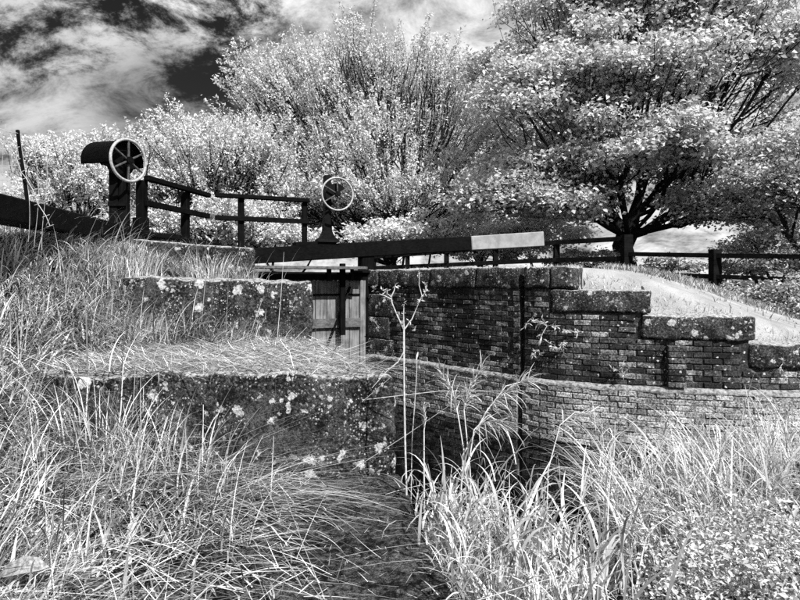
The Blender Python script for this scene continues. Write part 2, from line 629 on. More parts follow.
gx = axis((-8.0, 11.0, .10), -700, 700)
gy = axis((-2.0, 20.0, .10), -60, 900)
GX, GY = np.meshgrid(gx, gy)
P = np.column_stack([GX.ravel(), GY.ravel()])
Z = ground_h(P)
nx, ny = len(gx), len(gy)
idx = np.arange(nx * ny).reshape(ny, nx)
quads = np.stack([idx[:-1, :-1], idx[:-1, 1:], idx[1:, 1:], idx[1:, :-1]], -1).reshape(-1, 4)
me = np_mesh('ground', np.column_stack([P, Z]), quads)
for p in me.polygons: p.use_smooth = True
ground = tag(link('ground', me, M['soil']), kind='structure')

# towpath: a pale sheet 4 mm above the ground between wall and fence
pv, pf = [], []
ns, nw = 200, 34
for i in range(ns):
    s = s_px(470) + (s_px(1100) - s_px(470)) * i / (ns - 1)
    for j in range(nw):
        off = -(.20 + (2.75 + .25 * math.sin(i * .15) + .1 * math.sin(i * .7)) * j / (nw - 1))
        x, y, d = wall_at(s, off)
        pv.append((x, y))
pv = np.array(pv)
pz = ground_h(pv) + .025
pid = np.arange(ns * nw).reshape(ns, nw)
pf = np.stack([pid[:-1, :-1], pid[1:, :-1], pid[1:, 1:], pid[:-1, 1:]], -1).reshape(-1, 4)
me = np_mesh('path', np.column_stack([pv, pz]), pf)
for p in me.polygons: p.use_smooth = True
tag(link('path', me, M['path']), kind='structure')

# water
mb = MB()
mb.bm.faces.new([mb.bm.verts.new(v) for v in ((-40, -20, -2.2), (40, -20, -2.2), (40, 30, -2.2), (-40, 30, -2.2))])
tag(mb.done('water', M['water']), kind='structure')

# ------------------------------------------------------------------ far lock wall
wall = empty('lock_wall', (2.5, 8.2, -2.4))
tag(wall, 'curved brick lock wall with stone copings stepping down to the right', 'wall')


def strip(s0, s1, off0, off1, z0, z1, name, mat, parent, n=None, bevel=0.0, rough=0.0, inset=0.0):
    """solid piece following the wall between two arc lengths"""
    n = n or max(2, int((s1 - s0) / .12) + 1)
    bm = bmesh.new()
    rings = []
    for i in range(n):
        s = s0 + (s1 - s0) * i / (n - 1)
        a = wall_at(s, off0)
        b = wall_at(s, off1)
        zz0 = z0(s) if callable(z0) else z0
        zz1 = z1(s) if callable(z1) else z1
        rings.append([bm.verts.new((a[0], a[1], zz0)), bm.verts.new((b[0], b[1], zz0)),
                      bm.verts.new((b[0], b[1], zz1)), bm.verts.new((a[0], a[1], zz1))])
    for r0, r1 in zip(rings, rings[1:]):
        for k in range(4):
            bm.faces.new((r0[k], r0[(k + 1) % 4], r1[(k + 1) % 4], r1[k]))
    bm.faces.new(rings[0][::-1])
    bm.faces.new(rings[-1])
    bmesh.ops.recalc_face_normals(bm, faces=bm.faces)
    if bevel:
        es = [e for e in bm.edges if e.calc_face_angle(0) > .6]
        bmesh.ops.bevel(bm, geom=es, offset=bevel, segments=2, profile=.6, affect='EDGES')
    if rough:
        bmesh.ops.subdivide_edges(bm, edges=[e for e in bm.edges if e.calc_length() > .09], cuts=2, use_grid_fill=True)
        for v in bm.verts:
            nn = mnoise.noise_vector(v.co * 5.0) * rough + mnoise.noise_vector(v.co * 14.0) * rough * .45
            v.co += nn
    me = bpy.data.meshes.new(name)
    bm.to_mesh(me)
    bm.free()
    if rough:
        for p in me.polygons: p.use_smooth = True
    return link(name, me, mat, parent)


LEDGE = -1.38
S_END = s_px(1000)
S_Q = s_px(392)                      # quoin stones end here
GROOVE = (s_px(519.5), s_px(524.5))


def top_under(s):
    z = TOP_A - CT
    for a, b, t in STEPS:
        if s > a:
            z = t - CT
    return z


def ledge_piece(s0, s1):
    """sloping weathered shelf between the upper and the lower wall"""
    bm = bmesh.new()
    n = max(3, int((s1 - s0) / .05))
    rings = []
    for i in range(n):
        s = s0 + (s1 - s0) * i / (n - 1)
        ring = []
        for k, (o, z) in enumerate(((-.2, LEDGE - .058), (.070, LEDGE - .058), (.068, LEDGE - .035), (.055, LEDGE - .018), (-.004, LEDGE + .008), (-.2, LEDGE + .008))):
            x, y, d = wall_at(s, o)
            v = Vector((x, y, z))
            if 1 <= k <= 4:
                v += mnoise.noise_vector(v * 7) * .012 + mnoise.noise_vector(v * 23) * .006
            ring.append(bm.verts.new(v))
        rings.append(ring)
    for r0, r1 in zip(rings, rings[1:]):
        for k in range(6):
            bm.faces.new((r0[k], r0[(k + 1) % 6], r1[(k + 1) % 6], r1[k]))
    bm.faces.new(rings[0][::-1])
    bm.faces.new(rings[-1])
    bmesh.ops.recalc_face_normals(bm, faces=bm.faces)
    me = bpy.data.meshes.new('ledge')
    bm.to_mesh(me)
    bm.free()
    return link('ledge', me, M['ledge'], wall)


# core: mortar behind the bricks
edges_s = [0.0, GROOVE[0], GROOVE[1]] + [a for a, b, t in STEPS] + [S_END]
for s0, s1 in zip(edges_s[:-1], edges_s[1:]):
    mid = (s0 + s1) / 2
    gro = GROOVE[0] - 1e-6 <= s0 < GROOVE[1] - 1e-6
    strip(s0, s1, (-.10 if gro else -.010), -.45, LEDGE, top_under(mid) - .002, 'core', M['mortar'], wall)
    strip(s0, s1, (-.06 if gro else .055), -.449, -2.7, LEDGE - .056, 'footing', M['mortar_lo'], wall)
    if not gro:
        ledge_piece(s0, s1)

# coping stones
cop = []
ea = [S_Q - .35, s_px(430), s_px(476), GROOVE[0], GROOVE[1] + .0, s_px(550), s_px(577)]
for s0, s1 in zip(ea[:-1], ea[1:]):
    if abs(s0 - GROOVE[0]) < 1e-6:
        continue
    cop.append((s0, s1, TOP_A))
for a, b, t in STEPS:
    m_ = (a + b) / 2
    cop.append((a, b, t))
for s0, s1, t in cop:
    if t == TOP_E:
        s1 = s0 + 1.2
    dz = random.uniform(-.008, .008)
    strip(s0 + .006, s1 - .006, .035 + random.uniform(-.008, .008), -.56, t - CT, t + dz, 'coping_stone', M['coping'], wall, bevel=.036, rough=.024)
# quoin stones beside the gate
zq = -2.4
for hgt in (.44, .42, .46, .40, .42):
    z1 = zq + hgt
    strip(0.0, S_Q + random.uniform(-.08, .05), .02, -.5, zq + .006, min(z1, TOP_A - CT) - .006, 'quoin_stone', M['stone'], wall, bevel=.02, rough=.01)
    zq = z1
strip(.02, S_Q - .36, .035, -.56, TOP_A - CT, TOP_A, 'coping_stone', M['coping'], wall, bevel=.03, rough=.012)

# bricks
BL, BH, JT, BD = .215, .066, .010, .10


def brick_mesh(i):
    r = random.Random(100 + i)
    bm = bmesh.new()
    bmesh.ops.create_cube(bm, size=1.0)
    for v in bm.verts:
        v.co = Vector((v.co.x * BL, v.co.y * BD, v.co.z * BH))
        v.co += Vector((r.uniform(-.004, .004), r.uniform(-.003, .003), r.uniform(-.003, .003)))
    front = [e for e in bm.edges if all(v.co.y < 0 for v in e.verts)]
    bmesh.ops.bevel(bm, geom=front, offset=.006, segments=1, affect='EDGES')
    me = bpy.data.meshes.new('brick')
    bm.to_mesh(me)
    bm.free()
    return me


bricks = []          # (s, z, upper, half)
for zone in (0, 1):
    if zone == 0:
        z = LEDGE + .014 + BH / 2
        ztop = TOP_A - CT
    else:
        z = LEDGE - .062 - BH / 2 - 13 * (BH + JT)
        ztop = LEDGE - .058
    row = 0
    while z + BH / 2 < ztop:
        s = S_Q + .02 + (.11 if row % 2 else 0) + BL / 2
        while s < S_END:
            ok = True
            if s - BL / 2 < GROOVE[1] and s + BL / 2 > GROOVE[0]:
                ok = False
            lim = top_under(s - BL / 2) if zone == 0 else 9
            lim = min(lim, top_under(s + BL / 2)) if zone == 0 else 9
            if z + BH / 2 > lim - .001:
                ok = False
            if ok:
                bricks.append((s, z, zone == 0, False))
            elif zone in (0, 1) and s - BL / 2 < GROOVE[0] - .06 < s + BL / 2 and (zone == 1 or z + BH / 2 < TOP_A - CT):
                bricks.append((GROOVE[0] - .055, z, zone == 0, True))
            elif zone in (0, 1) and s - BL / 2 < GROOVE[1] + .06 < s + BL / 2 and (zone == 1 or z + BH / 2 < TOP_A - CT):
                bricks.append((GROOVE[1] + .055, z, zone == 0, True))
            s += BL + JT
        z += BH + JT
        row += 1

BM_ = [brick_mesh(i) for i in range(6)]
for b_ in BM_: b_.materials.append(None)


def brick_score(b):
    x, y, d = wall_at(b[0])
    px = x / y * F + 400
    py = HOR - b[1] / y * F
    face = abs(d[0] * y - d[1] * x) / math.hypot(x, y)
    hidden = px > 795 or px < 400 or py > 432 or (px < 640 and py > 420) or (py > 395 and px > 560) or (not b[2] and px < 450)
    return (1e3 if hidden else 0) + y / max(face, .2)


bricks.sort(key=brick_score)
rest = {True: [[], [], 0], False: [[], [], 0]}
for i, (s, z, upper, half) in enumerate(bricks):
    off = (-.045 if upper else .015) + random.uniform(-.010, .006)
    x, y, d = wall_at(s, off)
    rot = Matrix.Rotation(math.atan2(d[1], d[0]), 4, 'Z') @ Matrix.Rotation(random.uniform(-.03, .03), 4, 'Y') @ Matrix.Rotation(random.uniform(-.03, .03), 4, 'Z')
    mw = Matrix.Translation((x, y, z + random.uniform(-.003, .003))) @ rot @ Matrix.Diagonal(((.47 if half else random.uniform(.93, 1.02)), 1, random.uniform(.92, 1.06), 1))
    src = random.choice(BM_)
    if i < 300:
        o = bpy.data.objects.new('brick', src)
        COL.objects.link(o)
        o.material_slots[0].link = 'OBJECT'
        o.material_slots[0].material = M['brick_up'] if upper else M['brick_lo']
        o.parent = wall
        o.matrix_parent_inverse = wall.matrix_world.inverted()
        o.matrix_world = mw
    else:
        V, Fc, n0 = rest[upper]
        R3 = np.array(mw)
        co = np.array([v.co for v in src.vertices])
        V.append(co @ R3[:3, :3].T + R3[:3, 3])
        Fc.append([[k + n0 for k in p.vertices] for p in src.polygons])
        rest[upper][2] += len(co)
for upper in (True, False):
    V, Fc, _ = rest[upper]
    me = bpy.data.meshes.new('brickwork')
    me.from_pydata(np.vstack(V).tolist(), [], [f for fs in Fc for f in fs])
    o = link('brickwork', me, M['brick_up_j'] if upper else M['brick_lo_j'], wall)
    o['kind'] = 'stuff'

# brick pilaster with a dark joint, right part of the wall
sp = s_px(676)
z = LEDGE + .05
row = 0
while z < TOP_C - CT - .04:
    x, y, d = wall_at(sp, .03)
    o = bpy.data.objects.new('pilaster_brick', BM_[row % 6])
    COL.objects.link(o)
    o.material_slots[0].link = 'OBJECT'
    o.material_slots[0].material = M['brick_up']
    o.parent = wall
    o.matrix_parent_inverse = wall.matrix_world.inverted()
    o.matrix_world = Matrix.Translation((x, y, z)) @ Matrix.Rotation(math.atan2(d[1], d[0]), 4, 'Z')
    z += BH + JT
    row += 1

# ------------------------------------------------------------------ near stone blocks and quay


def rough_block(name, c, zb, zt, label, group, bev=.05, amp=.034, seed=0):
    bm = bmesh.new()
    cc = [Vector((x, y, zb)) for x, y in c] + [Vector((x, y, t)) for (x, y), t in zip(c, zt)]
    vs = [bm.verts.new(p) for p in cc]
    for f in [(3, 2, 1, 0), (4, 5, 6, 7), (0, 1, 5, 4), (1, 2, 6, 5), (2, 3, 7, 6), (3, 0, 4, 7)]:
        bm.faces.new([vs[i] for i in f])
    bmesh.ops.bevel(bm, geom=list(bm.edges), offset=bev, segments=3, profile=.55, affect='EDGES')
    bmesh.ops.subdivide_edges(bm, edges=[e for e in bm.edges if e.calc_length() > .4], cuts=14, use_grid_fill=True)
    bmesh.ops.subdivide_edges(bm, edges=[e for e in bm.edges if e.calc_length() > .09], cuts=1, use_grid_fill=True)
    for v in bm.verts:
        q = v.co + Vector((seed * 3.1, seed, 0))
        v.co += mnoise.noise_vector(q * 1.7) * amp * 1.3 + mnoise.noise_vector(q * 6) * amp * .7 + mnoise.noise_vector(q * 17) * amp * .3
    bmesh.ops.recalc_face_normals(bm, faces=bm.faces)
    me = bpy.data.meshes.new(name)
    bm.to_mesh(me)
    bm.free()
    for p in me.polygons: p.use_smooth = True
    cx = sum(p[0] for p in c) / 4
    cy = sum(p[1] for p in c) / 4
    o = link(name, me, M['stone'], None, (cx, cy, zb))
    return tag(o, label, 'stone block', group)


G = 'stone blocks stepping up the near bank'
rough_block('stone_block', BLK[0]['c'], BLK[0]['zb'], BLK[0]['zt'],
            'largest dark stone block in the foreground, its top covered with flattened straw', G, seed=1)
rough_block('stone_block', BLK[1]['c'], BLK[1]['zb'], BLK[1]['zt'],
            'dark lichened stone block standing between the straw-topped block and the grass tufts', G, seed=2)
rough_block('stone_block', BLK[2]['c'], BLK[2]['zb'], BLK[2]['zt'],
            'highest stone block of the near steps, half hidden by pale grass tufts below the handrail', G, amp=.016, seed=3)
# low wall that carries the quay edge in the foreground
qs = [(.0, 4.37), (.235, 2.72), (.42, 1.3), (.62, -.4)]
for i in range(2):
    (x0, y0), (x1, y1) = qs[i], qs[i + 1]
    dx, dy = (x1 - x0), (y1 - y0)
    L = math.hypot(dx, dy)
    nx_, ny_ = dy / L, -dx / L
    c = [(x1 - .78, y1 + .01), (x1, y1 + .01), (x0, y0 - .01), (x0 - .70, y0 - .01)]
    o = rough_block('edge_stone', c, -2.8, [-1.53, -1.455, -1.455, -1.53],
                ['flat edge stone running from the foreground block towards the viewer', 'flat edge stone at the very bottom of the picture beside the tall grass'][i],
                'edge stones of the near quay', bev=.04, amp=.018, seed=5 + i)
    o.data.materials[0] = M['soil']

# ------------------------------------------------------------------ lock gates
ld = Vector((.906, .42, 0)).normalized()             # right leaf, hinge side outwards
hinge = Vector((-.66, 11.0, 0))
dn_r = Vector((.42, -.906, 0)).normalized()          # downstream normal of the right leaf


def on_leaf(px, off=0.0):
    """parameter on the right leaf line (moved downstream by off) seen at px"""
    b = hinge + dn_r * off
    k = (px - 400) / F
    t = (k * b.y - b.x) / (ld.x - k * ld.y)
    return b + ld * t


def zat(py, Y):
    return (HOR - py) / F * Y


gate = empty('lock_gate', (hinge.x, hinge.y, -2.4))
tag(gate, 'wooden lock gate leaf below the long balance beam with a white end', 'lock gate', 'lock gate leaves')
# balance beam
pL, pM, pR = on_leaf(232), on_leaf(468), on_leaf(540)
zl, zm, zr = zat(257.3, pL.y), zat(243.6, pM.y), zat(239.2, pR.y)
beam = MB().bar((pL.x, pL.y, zl), (pM.x, pM.y, zm), .30, .27, bevel=.012, h1=.285).done('balance_beam', M['black'], gate)
MB().bar((pM.x, pM.y, zm), (pR.x, pR.y, zr), .302, .287, bevel=.014, h1=.32).done('painted_end', M['white'], beam)
# pedestal box under the handrail end, on the beam
a, b = on_leaf(294, .02), on_leaf(334, .02)
MB().bar((a.x, a.y, zat(244.5, a.y)), (b.x, b.y, zat(243.5, b.y)), .26, .075, bevel=.006).done('pedestal', M['black'], gate)
# heel post head and collar
a = on_leaf(366)
MB().bar((a.x, a.y, -2.6), (a.x, a.y, .48), .24, .26, up=ld, bevel=.02).done('heel_post', M['black_v'], gate)
MB().bar((a.x - .26, a.y - .30, .16), (a.x + .22, a.y - .08, .16), .06, .05, bevel=.004).done('collar_strap', M['iron'], gate)
# top rail, planks, mid rail, stile
o_ = .06
a, b = on_leaf(228, o_), on_leaf(360, o_)
MB().bar((a.x, a.y, .07), (b.x, b.y, .07), .16, .15, bevel=.01).done('top_rail', M['black'], gate)
b2 = on_leaf(363.5, .10)
MB().bar((b2.x - .02, b2.y, -2.4), (b2.x - .02, b2.y, -.005), .06, .11, up=ld, bevel=.006).done('stile', M['plank'], gate)
t0, t1 = on_leaf(228, o_), on_leaf(360, o_)
npl = 11
for i in range(npl):
    c = t0.lerp(t1, (i + .5) / npl) + dn_r * random.uniform(-.006, .006)
    wdt = (t1 - t0).length / npl - .011
    MB().bar((c.x, c.y, -2.5), (c.x, c.y, -.008), .045, wdt, up=ld, bevel=.006).done('plank', M['plank'], gate)
a, b = on_leaf(228, .115), on_leaf(360, .115)
for zc, hh, nm, mt in ((-.79, .17, 'mid_rail', 'walk'), (-.27, .035, 'iron_strap', 'iron'), (-1.75, .17, 'mid_rail', 'walk')):
    thick = .06 if nm == 'mid_rail' else .02
    ofs = dn_r * (0 if nm == 'mid_rail' else -.02)
    MB().bar((a.x + ofs.x, a.y + ofs.y, zc), (b.x + ofs.x, b.y + ofs.y, zc), thick, hh, bevel=.005).done(nm, M[mt], gate)
# dark strip running diagonally over the planks, then the paddle rod
a, b = on_leaf(350, .165), on_leaf(326, .165)
MB().bar((a.x, a.y, -.12), (b.x, b.y, -1.25), .03, .07, up=dn_r, bevel=.004).done('diagonal_strip', M['iron'], gate)
a = on_leaf(342.5, .26)
MB().bar((a.x, a.y, -1.0), (a.x, a.y, .30), .07, .10, up=ld, bevel=.008).done('paddle_rod', M['black_v'], gate)
a = on_leaf(329, .2)
MB().bar((a.x, a.y, -.02), (a.x, a.y, .20), .06, .08, up=ld, bevel=.006).done('bracket', M['iron'], gate)
a = on_leaf(352, .2)
MB().bar((a.x, a.y, .0), (a.x, a.y, .20), .05, .06, up=ld, bevel=.006).done('bracket', M['iron'], gate)
# walkway boards on brackets, downstream side
for k, off in enumerate((.34, .52)):
    a, b = on_leaf(250, off), on_leaf(366 if k == 0 else 364, off)
    MB().bar((a.x, a.y, .215), (b.x, b.y, .215), .165, .05, bevel=.006).done('walkway_board', M['walk'], gate)


def handrail(parent, pts, zt, zm, posts, w=.085, thick=.075):
    a, b = pts
    d = (b - a)
    MB().bar((a.x, a.y, zt), (b.x, b.y, zt), w, thick, bevel=.012).done('top_rail', M['black'], parent)
    MB().bar((a.x, a.y, zm), (b.x, b.y, zm), .05, .085, bevel=.008).done('mid_rail', M['black'], parent)
    for p, ww, zb in posts:
        q = p.copy()
        nrm = Vector((d.y, -d.x, 0)).normalized()
        q -= nrm * (.05 + ww / 2 - .02)
        MB().bar((q.x, q.y, zb), (q.x, q.y, zt - thick / 2 + .006), ww, ww, up=d.normalized(), bevel=.008).done('rail_post', M['black_v'], parent)


a, b = on_leaf(215, .10), on_leaf(309.5, .10)
handrail(gate, (a, b), 1.43, 1.05, [(a.lerp(b, .27), .10, .36), (a.lerp(b, .955), .085, .52)])

# paddle gear on the right leaf
g0 = on_leaf(327, .06)
zb0 = zat(244, g0.y) + .03
prof = [(.00, .20), (.05, .20), (.09, .13), (.20, .075), (.45, .062), (.85, .056), (1.22, .052)]
mb = MB()
for (h0, w0), (h1, w1) in zip(prof[:-1], prof[1:]):
    mb.bar((g0.x, g0.y, zb0 + h0), (g0.x, g0.y, zb0 + h1), .16 if h0 > .04 else .26, w0 * 2, up=ld, bevel=0, w1=.16, h1=w1 * 2)
gp = mb.done('gear_post', M['iron'], gate)
wc = W(337.5, 194, g0.y - .26)
cc_ = wc - dn_r * .10
# quadrant-shaped gear case behind the wheel
pr = [(0.0, 0.0)] + [(math.cos(t) * .20, math.sin(t) * .20) for t in np.linspace(math.radians(35), math.radians(215), 22)]
MB().prism(pr, cc_ + dn_r * .04, cc_ - dn_r * .10, ld, Vector((0, 0, 1))).done('gear_case', M['iron'], gp)
MB().tube([cc_ - dn_r * .22, wc + dn_r * .05], .028, 10).done('shaft', M['iron'], gp)


def handwheel(parent, c, nrm, R, spokes=6, phase=.3, rim_w=.034):
    rim = MB().ring(c, nrm, R, rim_w, .045).done('handwheel', M['rim'], parent, smooth=True)
    n = Vector(nrm).normalized()
    a = n.cross(Vector((0, 0, 1))).normalized()
    u = a.cross(n)
    MB().tube([c - n * .035, c + n * .045], .05, 12).done('hub', M['iron'], rim)
    for k in range(spokes):
        t = phase + 2 * math.pi * k / spokes
        r = a * math.cos(t) + u * math.sin(t)
        MB().bar(c + r * .035, c + r * (R - .012), .022, .034, up=n, bevel=.004, h1=.024).done('spoke', M['worn'], rim)
    return rim


handwheel(gate, wc, dn_r, .29, 6, .5)
# ---- left leaf
hl = Vector((-3.72, 8.35, -2.4))
gateL = empty('lock_gate', hl)
tag(gateL, 'nearer lock gate leaf with black balance beam sloping behind the grass at left', 'lock gate', 'lock gate leaves')
mitre = Vector((-3.05, 9.75, 0))
dl = Vector((mitre.x - hl.x, mitre.y - hl.y, 0)).normalized()
ndl = Vector((dl.y, -dl.x, 0))
bs, be = Vector((-3.30, 4.55, .585)), Vector((-3.62, 8.45, .565))
MB().bar(bs, be, .28, .21, bevel=.014).done('balance_beam', M['black'], gateL)
MB().bar(be - Vector((.0, .02, 0)), Vector((-3.08, 9.7, .50)), .28, .22, bevel=.01).done('beam_arm', M['black'], gateL)
MB().bar((hl.x, hl.y + .08, -2.6), (hl.x, hl.y + .08, .42), .24, .24, up=dl, bevel=.02).done('heel_post', M['black_v'], gateL)
MB().bar((hl.x, hl.y + .2, .07), (mitre.x, mitre.y, .07), .15, .15, bevel=.01).done('top_rail', M['black'], gateL)
for i in range(8):
    p = Vector((hl.x, hl.y + .2, 0)).lerp(mitre, (i + .5) / 8)
    MB().bar((p.x, p.y, -2.5), (p.x, p.y, -.008), .045, .165, up=dl, bevel=.005).done('plank', M['plank'], gateL)
for zc in (-.79, -1.75):
    p0, p1 = Vector((hl.x, hl.y + .2, zc)) + ndl * .06, Vector((mitre.x, mitre.y, zc)) + ndl * .06
    MB().bar(p0, p1, .06, .17, bevel=.005).done('mid_rail', M['walk'], gateL)
# handrail of the left leaf
a, b = W(146, 178, 7.95), W(209, 194, 9.6)
handrail(gateL, (a, b), 1.40, 1.055, [(a.lerp(b, .02), .115, .2), (a.lerp(b, .66), .105, .2)])
pp = a.lerp(b, .02)
MB().bar((pp.x - .10, pp.y + .02, .62), (pp.x - .10, pp.y + .02, .86), .15, .17, up=dl, bevel=.01).done('post_foot', M['black_v'], gateL)
MB().bar(W(112, 231, 7.75), W(182, 238, 7.9), .26, .07, bevel=.008).done('deck_plank', M['black'], gateL)
# paddle gear of the left leaf
gx0 = W(119.5, 200, 7.85)
for dx in (-.058, .058):
    MB().bar((gx0.x + dx, gx0.y + dx * .2, .55), (gx0.x + dx, gx0.y + dx * .2, 1.52), .105, .12, up=(1, 0, 0), bevel=.01).done('gear_post', M['black_v'], gateL)
MB().bar((gx0.x - .12, gx0.y - .07, 1.02), (gx0.x + .12, gx0.y - .07, 1.02), .03, .06, bevel=.004).done('iron_strap', M['iron'], gateL)
wcL = W(128.5, 160.5, 7.72)
nL = Vector((.90, -.42, -.02)).normalized()
aL = nL.cross(Vector((0, 0, 1))).normalized()
# barrel hood over the gear: half a cylinder shell closed at the far end
mb = MB()
nseg = 22
rings = []
for q, (tt, Rr) in enumerate(((-.03, .27), (-.56, .285), (-.56, .0))):
    ring = []
    for k in range(nseg + 1):
        th = math.radians(-12 + 204 * k / nseg)
        ring.append(mb.bm.verts.new(wcL + nL * tt + aL * math.cos(th) * Rr + Vector((0, 0, 1)) * math.sin(th) * Rr))
    rings.append(ring)
for r0, r1 in zip(rings, rings[1:]):
    for k in range(nseg):
        try:
            mb.bm.faces.new((r0[k], r0[k + 1], r1[k + 1], r1[k]))
        except ValueError:
            pass
bmesh.ops.solidify(mb.bm, geom=list(mb.bm.faces), thickness=.012)
mb.done('gear_hood', M['iron'], gateL)
MB().tube([wcL - nL * .52, wcL + nL * .05], .028, 10).done('shaft', M['iron'], gateL)
mb = MB()
pr = [(math.cos(t) * .2, math.sin(t) * .2) for t in np.linspace(0, 2 * math.pi, 20)[:-1]]
mb.prism(pr, wcL - nL * .12, wcL - nL * .2, aL, Vector((0, 0, 1)))
mb.done('gear', M['iron'], gateL)
handwheel(gateL, wcL, nL, .275, 6, .52, .038)

# ------------------------------------------------------------------ fences
fence = empty('timber_fence', (6, 15, 0))
tag(fence, 'dark timber post and rail fence behind the towpath under the big tree', 'fence')
FP = [(374, 20.0), (407.5, 19.3), (446.5, 18.6), (495.5, 17.9), (556.5, 17.0), (626.5, 15.6)]
FTOP = [255.5, 253, 250, 246.5, 241, 235]
fpos = []
for (px, Y), ty in zip(FP, FTOP):
    p = W(px, ty, Y)
    wdt = .30 if px > 600 else .19
    MB().bar((p.x, p.y, -.1), (p.x, p.y, p.z), wdt, wdt * .8, up=(1, 0, 0), bevel=.01).done('post', M['fence'], fence)
    fpos.append(p)
RT = [257, 254.5, 251.5, 247.5, 242.5, 238.5]
RM = [268, 266.5, 265, 262.5, 260, 258.5]
for R_ in (RT, RM):
    for i in range(5):
        p0, p1 = W(FP[i][0], R_[i], FP[i][1] - .1), W(FP[i + 1][0], R_[i + 1], FP[i + 1][1] - .1)
        MB().bar(p0, p1, .06, .13, bevel=.006).done('rail', M['fence'], fence)
# lower run to the right
FP2 = [(626.5, 15.6), (715, 13.9), (826, 12.3), (960, 11)]
T2 = [250, 249.5, 249, 247]
for (px, Y), ty in list(zip(FP2, T2))[1:]:
    p = W(px, ty, Y)
    MB().bar((p.x, p.y, -.7), (p.x, p.y, p.z), .25, .2, up=(1, 0, 0), bevel=.01).done('post', M['fence'], fence)
for R_ in ([254, 255.5, 257, 259], [273.5, 276.5, 281, 286]):
    for i in range(3):
        p0, p1 = W(FP2[i][0], R_[i], FP2[i][1] - .08), W(FP2[i + 1][0], R_[i + 1], FP2[i + 1][1] - .08)
        MB().bar(p0, p1, .06, .11, bevel=.006).done('rail', M['fence'], fence)

# wire fence at far left
wf = empty('wire_fence', W(24, 215, 5.0))
tag(wf, 'leaning thin post with pale netting and barbed wire at far left', 'fence')
MB().bar(W(31, 226, 5.0), W(17.5, 130, 5.0), .026, .026, up=(0, 1, 0), bevel=.004).done('post', M['black_v'], wf)
wr = random.Random(3)
for k, (ya, yb, yc) in enumerate(((118, 133, 176), (141, 150, 160), (158, 166, 200), (172, 180, 208), (188, 194, 214), (203, 207, 219))):
    pts = []
    for i in range(15):
        t = i / 14
        px = -60 + 78 * t
        py = ya + (yb - ya) * t + 5 * math.sin(t * 7 + k) * (1 - t) + wr.uniform(-1.2, 1.2)
        pts.append(W(px, py, 4.98 - .25 * (1 - t)))
    MB().tube(pts, .0022, 5).done('wire', M['wire'], wf)
for k in range(8):
    px = -22 + k * 9.2
    pts = []
    for i in range(13):
        t = i / 12
        x_ = px + 4 * math.sin(t * 4 + k) + 4 * t * (k / 8)
        pts.append(W(x_, 112 + 8 * k * .5 + 110 * t, 4.97))
    MB().tube(pts, .0020, 5).done('wire', M['wire'], wf)
pts = [W(x, y, 4.95) for x, y in ((10, 134), (16, 148), (17, 160), (21, 172), (26, 178), (33, 190), (38, 204), (46, 216), (50, 226))]
MB().tube(pts, .0032, 5).done('wire', M['wire'], wf)
for k in range(9):
    p = pts[k]
    MB().bar(p - Vector((.03, 0, .01)), p + Vector((.03, .0, .012)), .004, .004, bevel=0).done('barb', M['wire'], wf)

# ------------------------------------------------------------------ vegetation helpers


def leaves_mesh(P, D, Nn, L, Wd, fold=.18):
    """diamond leaves folded along the midrib"""
    D = D / np.linalg.norm(D, axis=1)[:, None]
    S = np.cross(D, Nn)
    S /= np.linalg.norm(S, axis=1)[:, None] + 1e-9
    U = np.cross(S, D)
    L = np.broadcast_to(L, len(P))[:, None]
    Wd = np.broadcast_to(Wd, len(P))[:, None]
    a = P
    b = P + D * L * .45 + S * Wd * .5 + U * Wd * fold
    c = P + D * L - U * L * .12
    d = P + D * L * .45 - S * Wd * .5 + U * Wd * fold
    V = np.stack([a, b, c, d], 1).reshape(-1, 3)
    i = np.arange(len(P)) * 4
    Fc = np.stack([np.stack([i, i + 1, i + 2], 1), np.stack([i, i + 2, i + 3], 1)], 1).reshape(-1, 3)
    return V, Fc


def blades_mesh(root, head, lean, bend, L, Wd, n=5, power=1.4, surface=None, tip=.06, twist=None):
    """ribbons: angle from the vertical grows from lean to lean+bend"""
    N = len(root)
    pos = root.copy()
    hx, hy = np.cos(head), np.sin(head)
    tw = head + math.pi / 2 + (rng.normal(0, .5, N) if twist is None else twist)
    sx, sy = np.cos(tw), np.sin(tw)
    V = np.zeros((N, n + 1, 2, 3))
    lift = rng.uniform(.004, .03, N)
    for k in range(n + 1):
        t = k / n
        if k:
            tm = (k - .5) / n
            th = lean + bend * tm ** power
            pos = pos + np.stack([hx * np.sin(th), hy * np.sin(th), np.cos(th)], 1) * (L / n)[:, None]
            if surface is not None:
                zs = surface(pos[:, :2]) + lift
                pos[:, 2] = np.maximum(pos[:, 2], zs)
        w = Wd * (1 - (1 - tip) * t ** 1.7) * (.75 + .25 * min(1, t * 5))
        off = np.stack([sx * w / 2, sy * w / 2, np.zeros(N)], 1)
        V[:, k, 0] = pos - off
        V[:, k, 1] = pos + off
    base = (np.arange(N) * (n + 1) * 2)[:, None]
    ks = np.arange(n)[None, :] * 2
    q = base + ks
    Fc = np.stack([q, q + 1, q + 3, q + 2], -1).reshape(-1, 4)
    return V.reshape(-1, 3), Fc


def flow(P):
    x, y = P[:, 0], P[:, 1]
    return np.sin(x * 2.1 + 1.3 * np.sin(y * 1.7)) + np.sin(y * 2.6 - 1.1 * np.sin(x * 1.4 + 2))


def stuff(name, V, Fc, mat, label, cat):
    o = link(name, np_mesh(name, V, Fc), mat)
    return tag(o, label, cat, kind='stuff')


def rand_dir(n):
    v = rng.normal(size=(n, 3))
    return v / np.linalg.norm(v, axis=1)[:, None]


